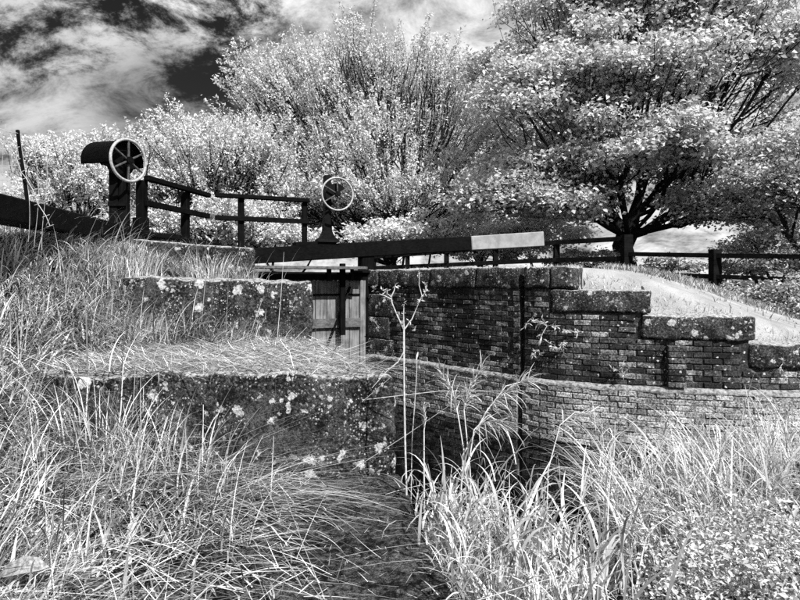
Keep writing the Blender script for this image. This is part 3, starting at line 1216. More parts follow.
# ------------------------------------------------------------------ trees
def grow(base, fork_z, targets, bf=.45, nstem=1, spread=.5):
    """minimum-cost tree through the target points; returns nodes, parents, radii"""
    base = np.array(base, float)
    nodes = [base]
    par = [-1]
    path = [0.0]
    for k in range(1, 5):
        nodes.append(base + np.array([rng.normal(0, .05), rng.normal(0, .05), (fork_z) * k / 4]))
        par.append(k - 1)
        path.append(fork_z * k / 4)
    fork = 4
    order = np.argsort(np.linalg.norm(targets - nodes[fork], axis=1))
    ND = np.zeros((len(targets) * 5 + 600, 3))
    PL = np.zeros(len(ND))
    ND[:len(nodes)] = nodes
    PL[:len(nodes)] = path
    cnt = len(nodes)
    for ti in order:
        t = targets[ti]
        d = np.linalg.norm(ND[fork:cnt] - t, axis=1)
        # branches like to run outwards and upwards
        rise = (t[2] - ND[fork:cnt, 2])
        cost = d + bf * PL[fork:cnt] + np.where(rise < 0, -rise * .5, 0)
        j = int(np.argmin(cost)) + fork
        dist = d[j - fork]
        steps = max(1, int(dist / .55))
        p0 = ND[j]
        prev = j
        side = rng.normal(0, .06 * dist, 3)
        for s in range(1, steps + 1):
            f = s / steps
            p = p0 + (t - p0) * f + side * math.sin(math.pi * f) + np.array([0, 0, -.06 * dist * math.sin(math.pi * f)])
            ND[cnt] = p
            PL[cnt] = PL[prev] + dist / steps
            par.append(prev)
            prev = cnt
            cnt += 1
            if cnt >= len(ND) - 1:
                ND = np.vstack([ND, np.zeros((2000, 3))])
                PL = np.concatenate([PL, np.zeros(2000)])
    ND = ND[:cnt]
    par = np.array(par)
    w = np.zeros(cnt)
    kids = [[] for _ in range(cnt)]
    for i in range(cnt - 1, 0, -1):
        if w[i] == 0: w[i] = 1.0
        w[par[i]] += w[i]
        kids[par[i]].append(i)
    return ND, par, w, kids


def tree_tubes(ND, par, w, kids, r_tip, expo, rmax, flare=1.35):
    rad = np.minimum(r_tip * w ** expo, rmax)
    rad[0] *= flare
    V, Fc = [], []
    n0 = 0
    stack = [(0, -1)]
    while stack:
        i, p = stack.pop()
        chain = [] if p < 0 else [p]
        cur = i
        while True:
            chain.append(cur)
            if not kids[cur]:
                break
            ks = sorted(kids[cur], key=lambda q: -w[q])
            for q in ks[1:]:
                stack.append((q, cur))
            cur = ks[0]
        pts = ND[chain]
        rr = rad[chain].copy()
        if p >= 0:
            rr[0] = min(rr[0], rr[1] * 1.25)
        k = 8 if rr[0] > .12 else (6 if rr[0] > .04 else 4)
        m = len(pts)
        if m < 2:
            continue
        tan = np.gradient(pts, axis=0)
        tan /= np.linalg.norm(tan, axis=1)[:, None] + 1e-9
        ref = np.array([.35, .2, .9]) if abs(tan[0, 2]) < .8 else np.array([.9, .4, .1])
        A = np.cross(tan, ref)
        A /= np.linalg.norm(A, axis=1)[:, None] + 1e-9
        B = np.cross(tan, A)
        ang = 2 * np.pi * np.arange(k) / k
        ring = pts[:, None, :] + rr[:, None, None] * (A[:, None, :] * np.cos(ang)[None, :, None] + B[:, None, :] * np.sin(ang)[None, :, None])
        V.append(ring.reshape(-1, 3))
        a = np.arange(m - 1)[:, None] * k
        b = np.arange(k)[None, :]
        b1 = (b + 1) % k
        Fc.append(np.stack([a + b, a + b1, a + k + b1, a + k + b], -1).reshape(-1, 4) + n0)
        n0 += m * k
    return np.vstack(V), np.vstack(Fc)


def lobed_targets(center, rad, nlobes, per, lobe_r, flat=.6, zmin=None, shell=.55):
    """end points gathered in clumps over an uneven crown"""
    c = np.array(center)
    rad = np.array(rad)
    out = []
    for i in range(nlobes):
        d = rand_dir(1)[0]
        if d[2] < -.45: d[2] *= -.4
        r = shell + (1 - shell) * rng.random() ** .5
        r *= rng.uniform(.86, 1.06)
        lc = c + d * rad * r
        lr = lobe_r * rng.uniform(.7, 1.35)
        q = rand_dir(per) * (rng.random(per) ** .45)[:, None]
        q[:, 2] = np.abs(q[:, 2]) * flat * 1.2 - .2
        out.append(lc + q * lr)
    T = np.vstack(out)
    if zmin is not None:
        T = T[T[:, 2] > zmin + rng.uniform(-.4, .4, len(T))]
    return T


def make_tree(name, base, fork_z, T, label, mat, leaf_n, leaf_L, clump, frond=0.0, up=.3, group=None, rmax=.4, r_tip=.010, expo=.42, bf=.45, wratio=.6, updir=.6, cat='tree'):
    root = empty(name, base)
    tag(root, label, cat, group)
    ND, par, w, kids = grow(base, fork_z, T, bf)
    V, Fc = tree_tubes(ND, par, w, kids, r_tip, expo, rmax)
    tips = [i for i in range(len(ND)) if not kids[i]]
    tip_p = ND[tips]
    tip_d = tip_p - ND[par[tips]]
    tip_d /= np.linalg.norm(tip_d, axis=1)[:, None] + 1e-9
    if frond > 0:
        # long leafy shoots: leaves in pairs along an extra twig
        rad_ = tip_p - np.array([base[0], base[1], base[2] + 1.0])
        rad_ /= np.linalg.norm(rad_, axis=1)[:, None]
        d = tip_d * .35 + rad_ * .75 + rand_dir(len(tips)) * .30 + np.array([0, 0, updir])
        d /= np.linalg.norm(d, axis=1)[:, None]
        Lf = frond * rng.uniform(.6, 1.3, len(tips))
        t = rng.random((len(tips), leaf_n)) ** .8
        Pp = tip_p[:, None, :] + d[:, None, :] * (t * Lf[:, None])[..., None] + rng.normal(0, clump, (len(tips), leaf_n, 3))
        Dl = d[:, None, :] * .55 + rng.normal(0, .55, (len(tips), leaf_n, 3)) + np.array([0, 0, -.15])
        # twig ribs
        tv, tf = [], []
        n0 = len(V)
        e = np.cross(d, np.array([0, 1, 0.1]))
        e /= np.linalg.norm(e, axis=1)[:, None]
        f = np.cross(d, e)
        for k in range(3):
            an = 2 * np.pi * k / 3
            o = (e * math.cos(an) + f * math.sin(an)) * r_tip
            tv.append(tip_p + o)
            tv.append(tip_p + d * (Lf * .9)[:, None] + o * .3)
        tv = np.stack(tv, 1).reshape(-1, 3)
        bi = n0 + np.arange(len(tips))[:, None] * 6
        tf = np.concatenate([bi + np.array([0, 2, 3, 1]), bi + np.array([2, 4, 5, 3]), bi + np.array([4, 0, 1, 5])])
        V = np.vstack([V, tv])
        Fc = np.vstack([Fc, tf])
    else:
        Pp = tip_p[:, None, :] + rng.normal(0, clump, (len(tips), leaf_n, 3)) * np.array([1, 1, .6])
        Dl = rng.normal(0, 1, (len(tips), leaf_n, 3)) * np.array([1, 1, .35]) + np.array([0, 0, -.25])
    Pp = Pp.reshape(-1, 3)
    Dl = Dl.reshape(-1, 3)
    tw_ = np.where((w <= 7) & (w > 1))[0]
    ne = max(4, leaf_n // 6)
    Pe = (ND[tw_][:, None, :] + rng.normal(0, max(.14, clump * .8), (len(tw_), ne, 3))).reshape(-1, 3)
    Pp = np.vstack([Pp, Pe])
    Dl = np.vstack([Dl, rng.normal(0, 1, (len(Pe), 3)) * np.array([1, 1, .4]) + np.array([0, 0, -.2])])
    Nn = rand_dir(len(Pp)) * .8 + np.array([0, 0, up + .6])
    LL = leaf_L * rng.uniform(.6, 1.35, len(Pp))
    lv, lf = leaves_mesh(Pp, Dl, Nn, LL, LL * wratio)
    me = np_mesh('trunk', V, Fc)
    for p in me.polygons: p.use_smooth = True
    link('trunk', me, M['bark'], root)
    o = link('crown', np_mesh('crown', lv, lf), mat, root)
    return root


def bpx(px, Y, z=.1):
    return ((px - 400) / F * Y, Y, z)


def cpx(px, py, Y):
    return tuple(W(px, py, Y))


# the big spreading tree on the right
Yr = 21.0
k_ = Yr / F
T = np.vstack([
    lobed_targets(cpx(648, 55, Yr), (170 * k_, 4.6, 168 * k_), 150, 20, 1.15, .6, zmin=zat(200, Yr), shell=.3),
    lobed_targets(cpx(555, 185, Yr - .5), (95 * k_, 3.4, 52 * k_), 56, 20, .95, .35, zmin=zat(244, Yr), shell=.1),
    lobed_targets(cpx(745, 180, Yr - .5), (95 * k_, 3.4, 62 * k_), 56, 20, .95, .35, zmin=zat(246, Yr), shell=.1),
])
T = np.vstack([T, lobed_targets(cpx(650, 150, Yr - 3.6), (80 * k_, 1.2, 34 * k_), 26, 18, .9, .5, shell=.1),
               lobed_targets(cpx(528, 206, Yr - 2.6), (64 * k_, 1.2, 24 * k_), 26, 18, .8, .5, zmin=zat(240, Yr), shell=.1),
               lobed_targets(cpx(738, 206, Yr - 2.6), (58 * k_, 1.2, 28 * k_), 30, 18, .8, .5, zmin=zat(244, Yr), shell=.1),
               lobed_targets(cpx(735, 50, Yr - 2.8), (80 * k_, 1.6, 75 * k_), 34, 18, .95, .6, shell=.1),
               lobed_targets(cpx(600, 95, Yr - 3.8), (90 * k_, 1.2, 60 * k_), 30, 18, .9, .5, shell=.1)])
pxT = T[:, 0] / T[:, 1] * F + 400
T = T[(np.abs(pxT - 630) > 30) | (T[:, 2] > zat(200, Yr))]
make_tree('broadleaf_tree', bpx(626, Yr), 1.5, T, 'large spreading tree with dark forked trunk on the right behind the fence', M['leaf_big'],
          52, .14, .23, rmax=.40, r_tip=.011, expo=.42, bf=.85, wratio=.75)

# the fan-shaped tree in the middle
Ym = 25.0
k_ = Ym / F
T = np.vstack([
    lobed_targets(cpx(372, 165, Ym), (116 * k_, 4.0, 88 * k_), 66, 13, 1.25, .7, zmin=zat(262, Ym), shell=.2),
    lobed_targets(cpx(365, 215, Ym - 2.6), (115 * k_, 1.3, 36 * k_), 30, 13, 1.0, .6, zmin=zat(256, Ym), shell=.1),
    lobed_targets(cpx(258, 165, Ym), (62 * k_, 2.0, 46 * k_), 22, 11, .9, .7, shell=.2),
    lobed_targets(cpx(300, 105, Ym), (52 * k_, 2.6, 52 * k_), 22, 10, .9, .8, shell=.2),
    lobed_targets(cpx(365, 92, Ym), (48 * k_, 2.0, 48 * k_), 20, 11, .9, .8, shell=.2),
    lobed_targets(cpx(428, 115, Ym), (50 * k_, 2.4, 52 * k_), 20, 10, .9, .8, shell=.2),
])
make_tree('broadleaf_tree', bpx(392, Ym), .5, T, 'wide tree with feathery upright shoots in the middle behind the balance beam', M['leaf_mid'],
          62, .125, .06, frond=1.4, rmax=.24, r_tip=.015, expo=.38, bf=.95, wratio=.5, updir=.28)

# bright tree left of the middle
Yl = 22.0
k_ = Yl / F
T = np.vstack([
    lobed_targets(cpx(222, 190, Yl), (76 * k_, 2.6, 52 * k_), 64, 14, 1.0, .6, zmin=zat(262, Yl), shell=.15),
    lobed_targets(cpx(215, 232, Yl - 1.8), (85 * k_, 1.0, 22 * k_), 30, 14, .7, .6, zmin=zat(262, Yl), shell=.1),
    lobed_targets(cpx(168, 205, Yl), (42 * k_, 2.0, 42 * k_), 26, 14, .8, .6, zmin=zat(262, Yl), shell=.15),
])
make_tree('broadleaf_tree', bpx(225, Yl), .4, T, 'bright pale tree behind the handrails left of the middle', M['leaf_pale'],
          74, .10, .06, frond=.95, rmax=.15, r_tip=.013, expo=.38, bf=.9, wratio=.55, updir=.15)

# far left tree
Yf = 25.0
k_ = Yf / F
T = lobed_targets(cpx(78, 195, Yf), (48 * k_, 2.2, 55 * k_), 64, 14, .95, .7, zmin=zat(268, Yf), shell=.2)
make_tree('broadleaf_tree', bpx(82, Yf), .4, T, 'rounded pale tree between the wire fence and the hooded handwheel', M['leaf_pale'],
          74, .11, .08, frond=.65, rmax=.14, r_tip=.012, expo=.38, bf=.9, wratio=.6, updir=.35)
# paler tree between middle and right
Yb = 33.0
k_ = Yb / F
T = lobed_targets(cpx(485, 165, Yb), (58 * k_, 2.8, 92 * k_), 70, 14, 1.2, .7, zmin=zat(262, Yb), shell=.2)
make_tree('broadleaf_tree', bpx(480, Yb), .6, T, 'pale distant tree seen in the gap between the two large trees', M['leaf_pale'],
          56, .15, .10, frond=1.0, rmax=.2, r_tip=.014, expo=.38, bf=.9, wratio=.55, updir=.5)
# small tree at the right edge
Ye = 15.5
k_ = Ye / F
T = lobed_targets(cpx(805, 195, Ye), (80 * k_, 1.6, 62 * k_), 56, 14, .7, .45, zmin=zat(268, Ye), shell=.2)
make_tree('broadleaf_tree', bpx(812, Ye, -.2), .7, T, 'small leafy tree leaning over the fence at the right edge', M['leaf_bush'],
          30, .11, .17, rmax=.11, r_tip=.008, expo=.4, bf=.7, wratio=.7)

# bushes behind the fence and beside the path
BS = [
    (300, 228, 29, 75, 42, 2.2, 'leaf_mid', .16, 'pale bush behind the far handwheel', 'bushes behind the fence'),
    (425, 232, 29, 70, 34, 2.0, 'leaf_mid', .15, 'pale bush behind the left part of the timber fence', 'bushes behind the fence'),
    (535, 240, 27, 62, 28, 2.0, 'leaf_mid', .14, 'grey bush behind the fence left of the big trunk', 'bushes behind the fence'),
    (400, 238, 20.5, 66, 22, 1.2, 'leaf_pale', .13, 'bright low bush behind the black part of the balance beam', 'bushes behind the fence'),
    (275, 243, 20.0, 58, 18, 1.0, 'leaf_pale', .12, 'bright low bush behind the right handrail', 'bushes behind the fence'),
    (480, 254, 22.0, 62, 13, 1.0, 'leaf_mid', .12, 'low bright bush seen through the fence under the white beam end', 'bushes behind the fence'),
    (592, 262, 19, 36, 14, 1.0, 'leaf_bush', .10, 'low bush at the fence just left of the tallest post', 'bushes behind the fence'),
    (672, 268, 16.0, 34, 11, .8, 'leaf_bush', .085, 'low bush under the fence rails right of the big trunk', 'bushes along the path'),
    (745, 299, 12.0, 36, 15, .7, 'leaf_bush', .075, 'low dark bush below the lower fence post beside the path', 'bushes along the path'),
    (808, 304, 11.0, 44, 24, .8, 'leaf_bush', .07, 'dark bush at the right edge of the path in front of the fence', 'bushes along the path'),
    (778, 250, 17.0, 50, 34, 1.3, 'leaf_big', .11, 'leafy bush behind the fence at the right edge', 'bushes behind the fence'),
    (762, 270, 16.3, 56, 12, .9, 'leaf_bush', .085, 'low leafy bush directly behind the lower rails at right', 'bushes behind the fence'),
    (20, 240, 24, 60, 30, 1.6, 'leaf_pale', .14, 'pale bush at far left behind the wire netting', 'bushes behind the fence'),
    (140, 236, 27, 75, 32, 1.6, 'leaf_pale', .14, 'pale bush behind the left gear post', 'bushes behind the fence'),
]
for px, py, Y, rx, rz, ry, mt, ll, lab, grp in BS:
    k_ = Y / F
    T = lobed_targets(cpx(px, py, Y), (rx * k_, ry, rz * k_), 34, 26 if Y > 22 else 13, min(rx, rz) * k_ * .6, .7, shell=.15)
    gz = float(ground_h(np.array([[(px - 400) / F * Y, Y]]))[0])
    T = T[T[:, 2] > gz + .05]
    make_tree('bush', ((px - 400) / F * Y, Y, gz), .15, T, lab, M[mt], 26, ll * (1.25 if Y > 22 else 1), rz * k_ * .16, rmax=.06, r_tip=.006, expo=.4, bf=.3, wratio=.65, group=grp, cat='bush')

# ------------------------------------------------------------------ grasses
# 1. matted grass of the near bank
def bank_roots(n, xlo, xhi, ylo, yhi, clump=0.5, cr=.06):
    m = int(n * clump)
    nc = max(1, m // 14)
    cx = rng.uniform(xlo, xhi, nc)
    cy = rng.uniform(ylo, yhi, nc)
    ci = rng.integers(0, nc, m)
    P1 = np.column_stack([cx[ci] + rng.normal(0, cr, m), cy[ci] + rng.normal(0, cr, m)])
    P2 = np.column_stack([rng.uniform(xlo, xhi, n - m), rng.uniform(ylo, yhi, n - m)])
    return np.vstack([P1, P2])


def near_land(P, pad=.0):
    dn, _ = seg_dist(P, NEAR_ALL)
    return dn < -.03 - pad


def not_block(P):
    m = np.ones(len(P), bool)
    g = ground_h(P)
    for b in BLK:
        m &= ~(in_quad(P, b['c']) & (g < np.mean(b['zt'])))
    return m


def thin_front(P):
    """the trodden ground right before the foreground block carries little grass"""
    m = sst(P[:, 1], 3.3, 3.8) * sst(P[:, 0], -2.7, -2.1) * (P[:, 1] < 4.45)
    return rng.random(len(P)) > .72 * m


def in_view(P, lo=-300, hi=1080):
    px = P[:, 0] / np.maximum(P[:, 1], .3) * F + 400
    return (px > lo) & (px < hi) & (P[:, 1] > .9)


P = bank_roots(46000, -6.2, -.6, 1.6, 9.0, .6)
P = P[near_land(P) & not_block(P) & in_view(P)]
kz = sst(-P[:, 0] + .12 * P[:, 1], 1.35, 2.2) * (.55 + .45 * sst(flow(P * 1.9), -1.0, .6))
P = P[rng.random(len(P)) < (.05 + .95 * kz) * (.6 + .4 * sst(P[:, 1], 4.0, 5.5))]
P = P[thin_front(P)]
N = len(P)
fl = flow(P)
far_ = sst(P[:, 1], 3.4, 6.0)
L = rng.gamma(4.0, .048, N) * (1.1 - .2 * far_) + .05
head = -0.6 + fl * .9 + rng.normal(0, .8, N)
V, Fc = blades_mesh(np.column_stack([P, ground_h(P) - .02]), head, np.abs(rng.normal(.75, .45, N)), rng.uniform(.3, 1.7, N), L,
                    (rng.gamma(5, .0019, N) + .002) * (1.15 - .25 * far_), 5, 1.2, ground_h)
stuff('bank_grass', V, Fc, M['grass'], 'matted pale grass covering the near bank at left', 'grass')

# paler fluffy grass higher up the bank
P = bank_roots(26000, -6.5, -2.5, 4.4, 8.6, .7, .08)
P = P[near_land(P) & not_block(P) & in_view(P)]
N = len(P)
V, Fc = blades_mesh(np.column_stack([P, ground_h(P) - .02]), flow(P * 1.4) * 1.2 + rng.normal(-.4, 1.0, N), np.abs(rng.normal(.7, .4, N)), rng.uniform(.3, 1.8, N),
                    rng.gamma(4.0, .034, N) + .05, rng.uniform(.005, .011, N), 5, 1.3, ground_h)
stuff('pale_grass', V, Fc, M['pale_grass'], 'fluffy bright grass on the upper part of the near bank', 'grass')

# thatch: short dead pieces lying between the blades
P = bank_roots(44000, -6.0, -.5, 1.8, 8.0, .3, .1)
P = P[near_land(P, .05) & not_block(P) & in_view(P)]
P = P[rng.random(len(P)) < .18 + .82 * sst(-P[:, 0] + .12 * P[:, 1], 1.2, 2.2)]
P = P[thin_front(P)]
N = len(P)
V, Fc = blades_mesh(np.column_stack([P, ground_h(P) + rng.uniform(0, .05, N)]), flow(P * 1.6) * 1.3 + rng.normal(0, .7, N), rng.uniform(1.2, 1.65, N), rng.normal(.0, .25, N),
                    rng.uniform(.05, .24, N), rng.gamma(4, .0018, N) + .002, 3, 1.0, ground_h)
stuff('thatch', V, Fc, M['thatch'], 'matted dead straw lying on the near bank between the grass', 'straw')

# 2. longer arching blades among it
P = bank_roots(2600, -5.0, -.9, 1.8, 7.2, .8, .09)
P = P[near_land(P) & not_block(P) & in_view(P)]
N = len(P)
V, Fc = blades_mesh(np.column_stack([P, ground_h(P) - .02]), rng.normal(-.2, 1.0, N), np.abs(rng.normal(.25, .25, N)), rng.uniform(.4, 2.0, N),
                    rng.uniform(.3, .7, N), rng.uniform(.005, .011, N), 8, 1.5, surf)
stuff('long_grass', V, Fc, M['straw'], 'longer arching grass blades rising from the near bank', 'grass')

# 3. flattened straw on the foreground block
b = BLK[0]['c']
N = 7500
u, v = rng.random(N), rng.random(N) ** .9
c4 = np.array(b)
P = ((1 - u)[:, None] * ((1 - v)[:, None] * c4[0] + v[:, None] * c4[3]) + u[:, None] * ((1 - v)[:, None] * c4[1] + v[:, None] * c4[2]))
dens = np.clip(1.25 - u * .8 + .25 * np.sin(P[:, 0] * 9) * np.sin(P[:, 1] * 7), .25, 1)
P = P[rng.random(N) < dens]
N = len(P)
tz = -.725 + .065 * (P[:, 1] - 4.4) / 1.85


def top1(Q):
    return np.where(in_quad(Q, b), -.705 + .065 * (Q[:, 1] - 4.4) / 1.85, -9.)


V, Fc = blades_mesh(np.column_stack([P, tz + rng.uniform(0, .02, N)]), rng.normal(-.25, .55, N) + np.where(rng.random(N) < .35, math.pi, 0),
                    rng.uniform(1.25, 1.6, N), rng.normal(.1, .25, N), rng.uniform(.08, .42, N), rng.gamma(4, .0013, N) + .0015, 4, 1.2, top1)
stuff('flattened_straw', V, Fc, M['straw'], 'mat of flattened straw lying on the foreground stone block', 'straw')

# 4. straw lying over the quay and in front of the block
N = 2000
P = np.column_stack([rng.uniform(-2.6, .1, N), rng.uniform(2.2, 4.4, N)])
P = P[near_land(P, .05) & (rng.random(N) < .04 + .96 * sst(-P[:, 0] + .12 * (4.4 - P[:, 1]), .35, 1.1))]
N = len(P)
V, Fc = blades_mesh(np.column_stack([P, ground_h(P) + rng.uniform(.0, .07, N)]), rng.normal(-.55, .6, N) + np.where(rng.random(N) < .3, math.pi, 0),
                    rng.uniform(1.1, 1.6, N), rng.normal(.1, .2, N), rng.gamma(2.2, .13, N) + .05, rng.gamma(4, .0010, N) + .0015, 6, 1.2, ground_h)
stuff('fallen_straw', V, Fc, M['straw'], 'loose dry stems lying across the bare quay in the foreground', 'straw')

N = 600
P = np.column_stack([rng.uniform(-1.0, .3, N), rng.uniform(2.3, 4.35, N)])
P = P[near_land(P, .02)]
N = len(P)
V, Fc = blades_mesh(np.column_stack([P, np.maximum(ground_h(P), -1.47) + .012]), rng.uniform(-3.1, 3.1, N), rng.uniform(1.4, 1.65, N), rng.normal(0, .1, N),
                    rng.gamma(2, .025, N) + .012, rng.gamma(3, .0008, N) + .0010, 3, 1.0)
stuff('straw_litter', V, Fc, M['thatch'], 'small broken bits of straw scattered on the edge stones', 'straw')

# 5. sheaf of long stems bending right from the foot of the foreground block
N = 170
P = np.column_stack([rng.normal(-1.25, .16, N), rng.normal(3.75, .12, N)])
V, Fc = blades_mesh(np.column_stack([P, ground_h(P)]), rng.normal(-.42, .20, N), rng.uniform(.7, 1.2, N), rng.uniform(.4, .8, N),
                    rng.uniform(.5, 1.5, N), rng.uniform(.003, .007, N), 9, .7, ground_h)
stuff('bent_straw', V, Fc, M['straw'], 'sheaf of long dry stems bent to the right below the foreground block', 'straw')

# 6. grass tufts standing at the blocks
def tuft(name, P0, n, r, Lr, wr_, label, mat='grass', lean=.35, bend=(.2, 1.2), z=None, seg_=6):
    P = np.column_stack([P0[0] + rng.normal(0, r[0], n), P0[1] + rng.normal(0, r[1], n)])
    zz_ = surf(P) if z is None else np.full(n, z)
    ang = np.arctan2(P[:, 1] - P0[1], P[:, 0] - P0[0]) + rng.normal(0, .7, n)
    V, Fc = blades_mesh(np.column_stack([P, zz_ - .02]), ang, np.abs(rng.normal(0, lean, n)), rng.uniform(bend[0], bend[1], n),
                        rng.uniform(Lr[0], Lr[1], n), rng.uniform(wr_[0], wr_[1], n), seg_, 1.4)
    o = link(name, np_mesh(name, V, Fc), M[mat], None, (P0[0], P0[1], float(zz_.mean())))
    return tag(o, label, 'grass', 'grass tufts at the stone blocks', 'stuff')


tuft('grass_tuft', (-2.28, 6.95), 260, (.22, .12), (.18, .5), (.005, .010), 'pale grass tuft growing on the middle stone block in front of the highest block', z=.0)
tuft('grass_tuft', (-1.85, 6.98), 110, (.10, .1), (.12, .30), (.004, .008), 'short grass tuft near the right end of the middle stone block top', z=.0)
tuft('grass_tuft', (-3.15, 6.65), 240, (.2, .15), (.2, .55), (.005, .010), 'grass tuft at the left end of the middle stone block', z=-.02)
tuft('grass_tuft', (-1.9, 6.02), 240, (.35, .08), (.15, .4), (.004, .008), 'drooping grass tuft at the foot of the middle stone block', bend=(.8, 1.9), z=-.66)
tuft('grass_tuft', (-1.25, 6.05), 60, (.15, .05), (.06, .16), (.004, .007), 'small grass tuft in the corner at the right foot of the middle stone block', z=-.66)
tuft('grass_tuft', (-1.5, 4.05), 70, (.28, .12), (.3, .85), (.007, .014), 'tall straggling grass tuft against the front of the foreground block', 'straw', bend=(.2, 1.4))
tuft('grass_tuft', (-2.15, 4.1), 130, (.25, .15), (.3, .75), (.006, .013), 'dense grass tuft hiding the left end of the foreground block', 'straw', bend=(.4, 1.6))
tuft('grass_tuft', (-2.9, 5.9), 320, (.3, .25), (.2, .5), (.005, .009), 'bushy grass tuft left of the straw-covered block top', 'grass', bend=(.3, 1.5))

# 7. tall pale grass at the water's edge, near clump
def margin(P):
    return ground_h(P)


def leafy_stems(P, zb, Hs, per, Lr, wr_):
    """upright stems with ribbon leaves that leave them at different heights and bend over"""
    n = len(P)
    hd = rng.uniform(-math.pi, math.pi, n)
    ln = np.abs(rng.normal(.06, .06, n))
    bd = rng.uniform(.05, .45, n)
    V0, F0 = blades_mesh(np.column_stack([P, zb]), hd, ln, bd, Hs, np.full(n, .007), 6, 1.5, tip=.4)
    k = np.repeat(np.arange(n), per)
    t = rng.uniform(.12, 1.0, len(k))
    th = ln[k] + bd[k] * (t * .6) ** 1.5
    hgt = Hs[k] * t
    root = np.column_stack([P[k, 0] + np.cos(hd[k]) * np.sin(th) * hgt, P[k, 1] + np.sin(hd[k]) * np.sin(th) * hgt, zb[k] + np.cos(th) * hgt])
    m = len(k)
    V1, F1 = blades_mesh(root, rng.uniform(-math.pi, math.pi, m), rng.uniform(.15, .6, m), rng.gamma(4.0, .40, m),
                         rng.uniform(Lr[0], Lr[1], m) * (1.15 - .5 * t), rng.uniform(wr_[0], wr_[1], m), 8, 1.7)
    return np.vstack([V0, V1]), np.vstack([F0, F1 + len(V0)])


N = 330
P = np.column_stack([rng.normal(.52, .26, N), rng.normal(3.0, .42, N)])
dn, _ = seg_dist(P, NEAR_ALL)
P = np.vstack([P, np.column_stack([rng.normal(.30, .13, 110), rng.normal(3.55, .28, 110)])])
dn, _ = seg_dist(P, NEAR_ALL)
P = P[(dn > .04) & (P[:, 1] > 2.0) & (P[:, 1] < 4.15)]
N = len(P)
V, Fc = leafy_stems(P, np.maximum(margin(P), -2.22), rng.uniform(.35, 1.0, N), 6, (.22, .60), (.009, .019))
stuff('tall_grass', V, Fc, M['reed'], 'tall broad-bladed pale grass at the water beside the quay', 'grass')

# right mass of arching thin grass
N = 3000
nc = 85
ci = rng.integers(0, nc, N)
P = np.column_stack([rng.uniform(1.1, 5.2, nc)[ci] + rng.normal(0, .07, N), rng.uniform(3.0, 6.3, nc)[ci] + rng.normal(0, .07, N)])
hc = rng.normal(2.6, 1.1, nc)[ci]
edge = np.interp(P[:, 0], [-1, .0, 1.1, 1.7, 3.0, 5, 8], [3.2, 3.6, 4.3, 5.4, 6.2, 6.5, 6.6])
kp = (P[:, 1] < edge) & in_view(P) & ~((P[:, 0] < 1.5) & (P[:, 1] > 3.9)) & ~((P[:, 0] > 1.2) & (P[:, 1] < 3.4))
P, hc = P[kp], hc[kp]
N = len(P)
fl = flow(P * 1.3)
V, Fc = blades_mesh(np.column_stack([P, np.maximum(margin(P), -2.22)]), hc + rng.normal(0, .7, N), np.abs(rng.normal(.22, .2, N)), rng.uniform(.9, 2.7, N),
                    rng.uniform(.45, 1.25, N), rng.gamma(5, .0022, N) + .003, 9, 1.5)
P2 = P[::7] + rng.normal(0, .06, (len(P[::7]), 2))
Va, Fa = leafy_stems(P2, np.maximum(margin(P2), -2.22), rng.uniform(.4, .95, len(P2)), 4, (.25, .55), (.007, .014))
Fc = np.vstack([Fc, Fa + len(V)])
V = np.vstack([V, Va])
stuff('arching_grass', V, Fc, M['reed'], 'mass of arching pale grass along the channel on the right', 'grass')

# low herbs bottom right
bo = (2.05, 2.75)
N = 16000
q = rand_dir(N) * (rng.random(N) ** .4)[:, None]
q[:, 2] = np.abs(q[:, 2])
Pp = np.column_stack([bo[0] + q[:, 0] * 1.05, bo[1] + q[:, 1] * .75, -1.85 + q[:, 2] * .78])
Pp += .10 * np.column_stack([np.sin(Pp[:, 1] * 11), np.sin(Pp[:, 0] * 9), np.sin(Pp[:, 0] * 13 + Pp[:, 1] * 8)])
lv, lf = leaves_mesh(Pp, rng.normal(0, 1, (N, 3)) * np.array([1, 1, .5]), rand_dir(N) * .7 + np.array([0, 0, .9]), rng.uniform(.018, .048, N), rng.uniform(.010, .024, N))
root = empty('herb_bush', (bo[0], bo[1], -2.0))
tag(root, 'low dense leafy herb bush at the bottom right corner', 'bush')
link('leaves', np_mesh('leaves', lv, lf), M['nettle'], root)
mb = MB()
for k in range(70):
    q = rand_dir(1)[0]
    e = Vector((bo[0] + q[0] * .9, bo[1] + q[1] * .6, -1.85 + abs(q[2]) * .7))
    s0 = Vector((bo[0] + q[0] * .35, bo[1] + q[1] * .3, -2.1))
    mb.tube([s0, s0.lerp(e, .5) + Vector((0, 0, .1)), e], [.006, .005, .003], 4, False)
mb.done('stems', M['stem'], root)

# verge grass beside the path and fence, tufts on the far copings
N = 9000
ss = rng.uniform(s_px(560), s_px(1000), N)
oo = -np.where(rng.random(N) < .025, rng.uniform(.6, 2.8, N), 2.6 + rng.gamma(2, .4, N))
P = np.array([wall_at(s, o)[:2] for s, o in zip(ss, oo)])
V, Fc = blades_mesh(np.column_stack([P, ground_h(P) - .01]), rng.uniform(-3, 3, N), np.abs(rng.normal(.2, .2, N)), rng.uniform(.2, 1.4, N),
                    rng.uniform(.05, .18, N), rng.uniform(.010, .022, N), 4, 1.4)
stuff('verge_grass', V, Fc, M['grass'], 'rough grass of the verge between towpath and fence', 'grass')
N = 2600
ss = rng.uniform(s_px(380), s_px(900), N)
P = np.array([wall_at(s, -rng.uniform(.45, .8))[:2] for s in ss])
V, Fc = blades_mesh(np.column_stack([P, surf(P) - .01]), rng.uniform(-3, 3, N), np.abs(rng.normal(.2, .2, N)), rng.uniform(.2, 1.4, N),
                    rng.uniform(.03, .13, N), rng.uniform(.006, .012, N), 4, 1.4)
stuff('edge_grass', V, Fc, M['grass'], 'short grass along the back of the copings', 'grass')

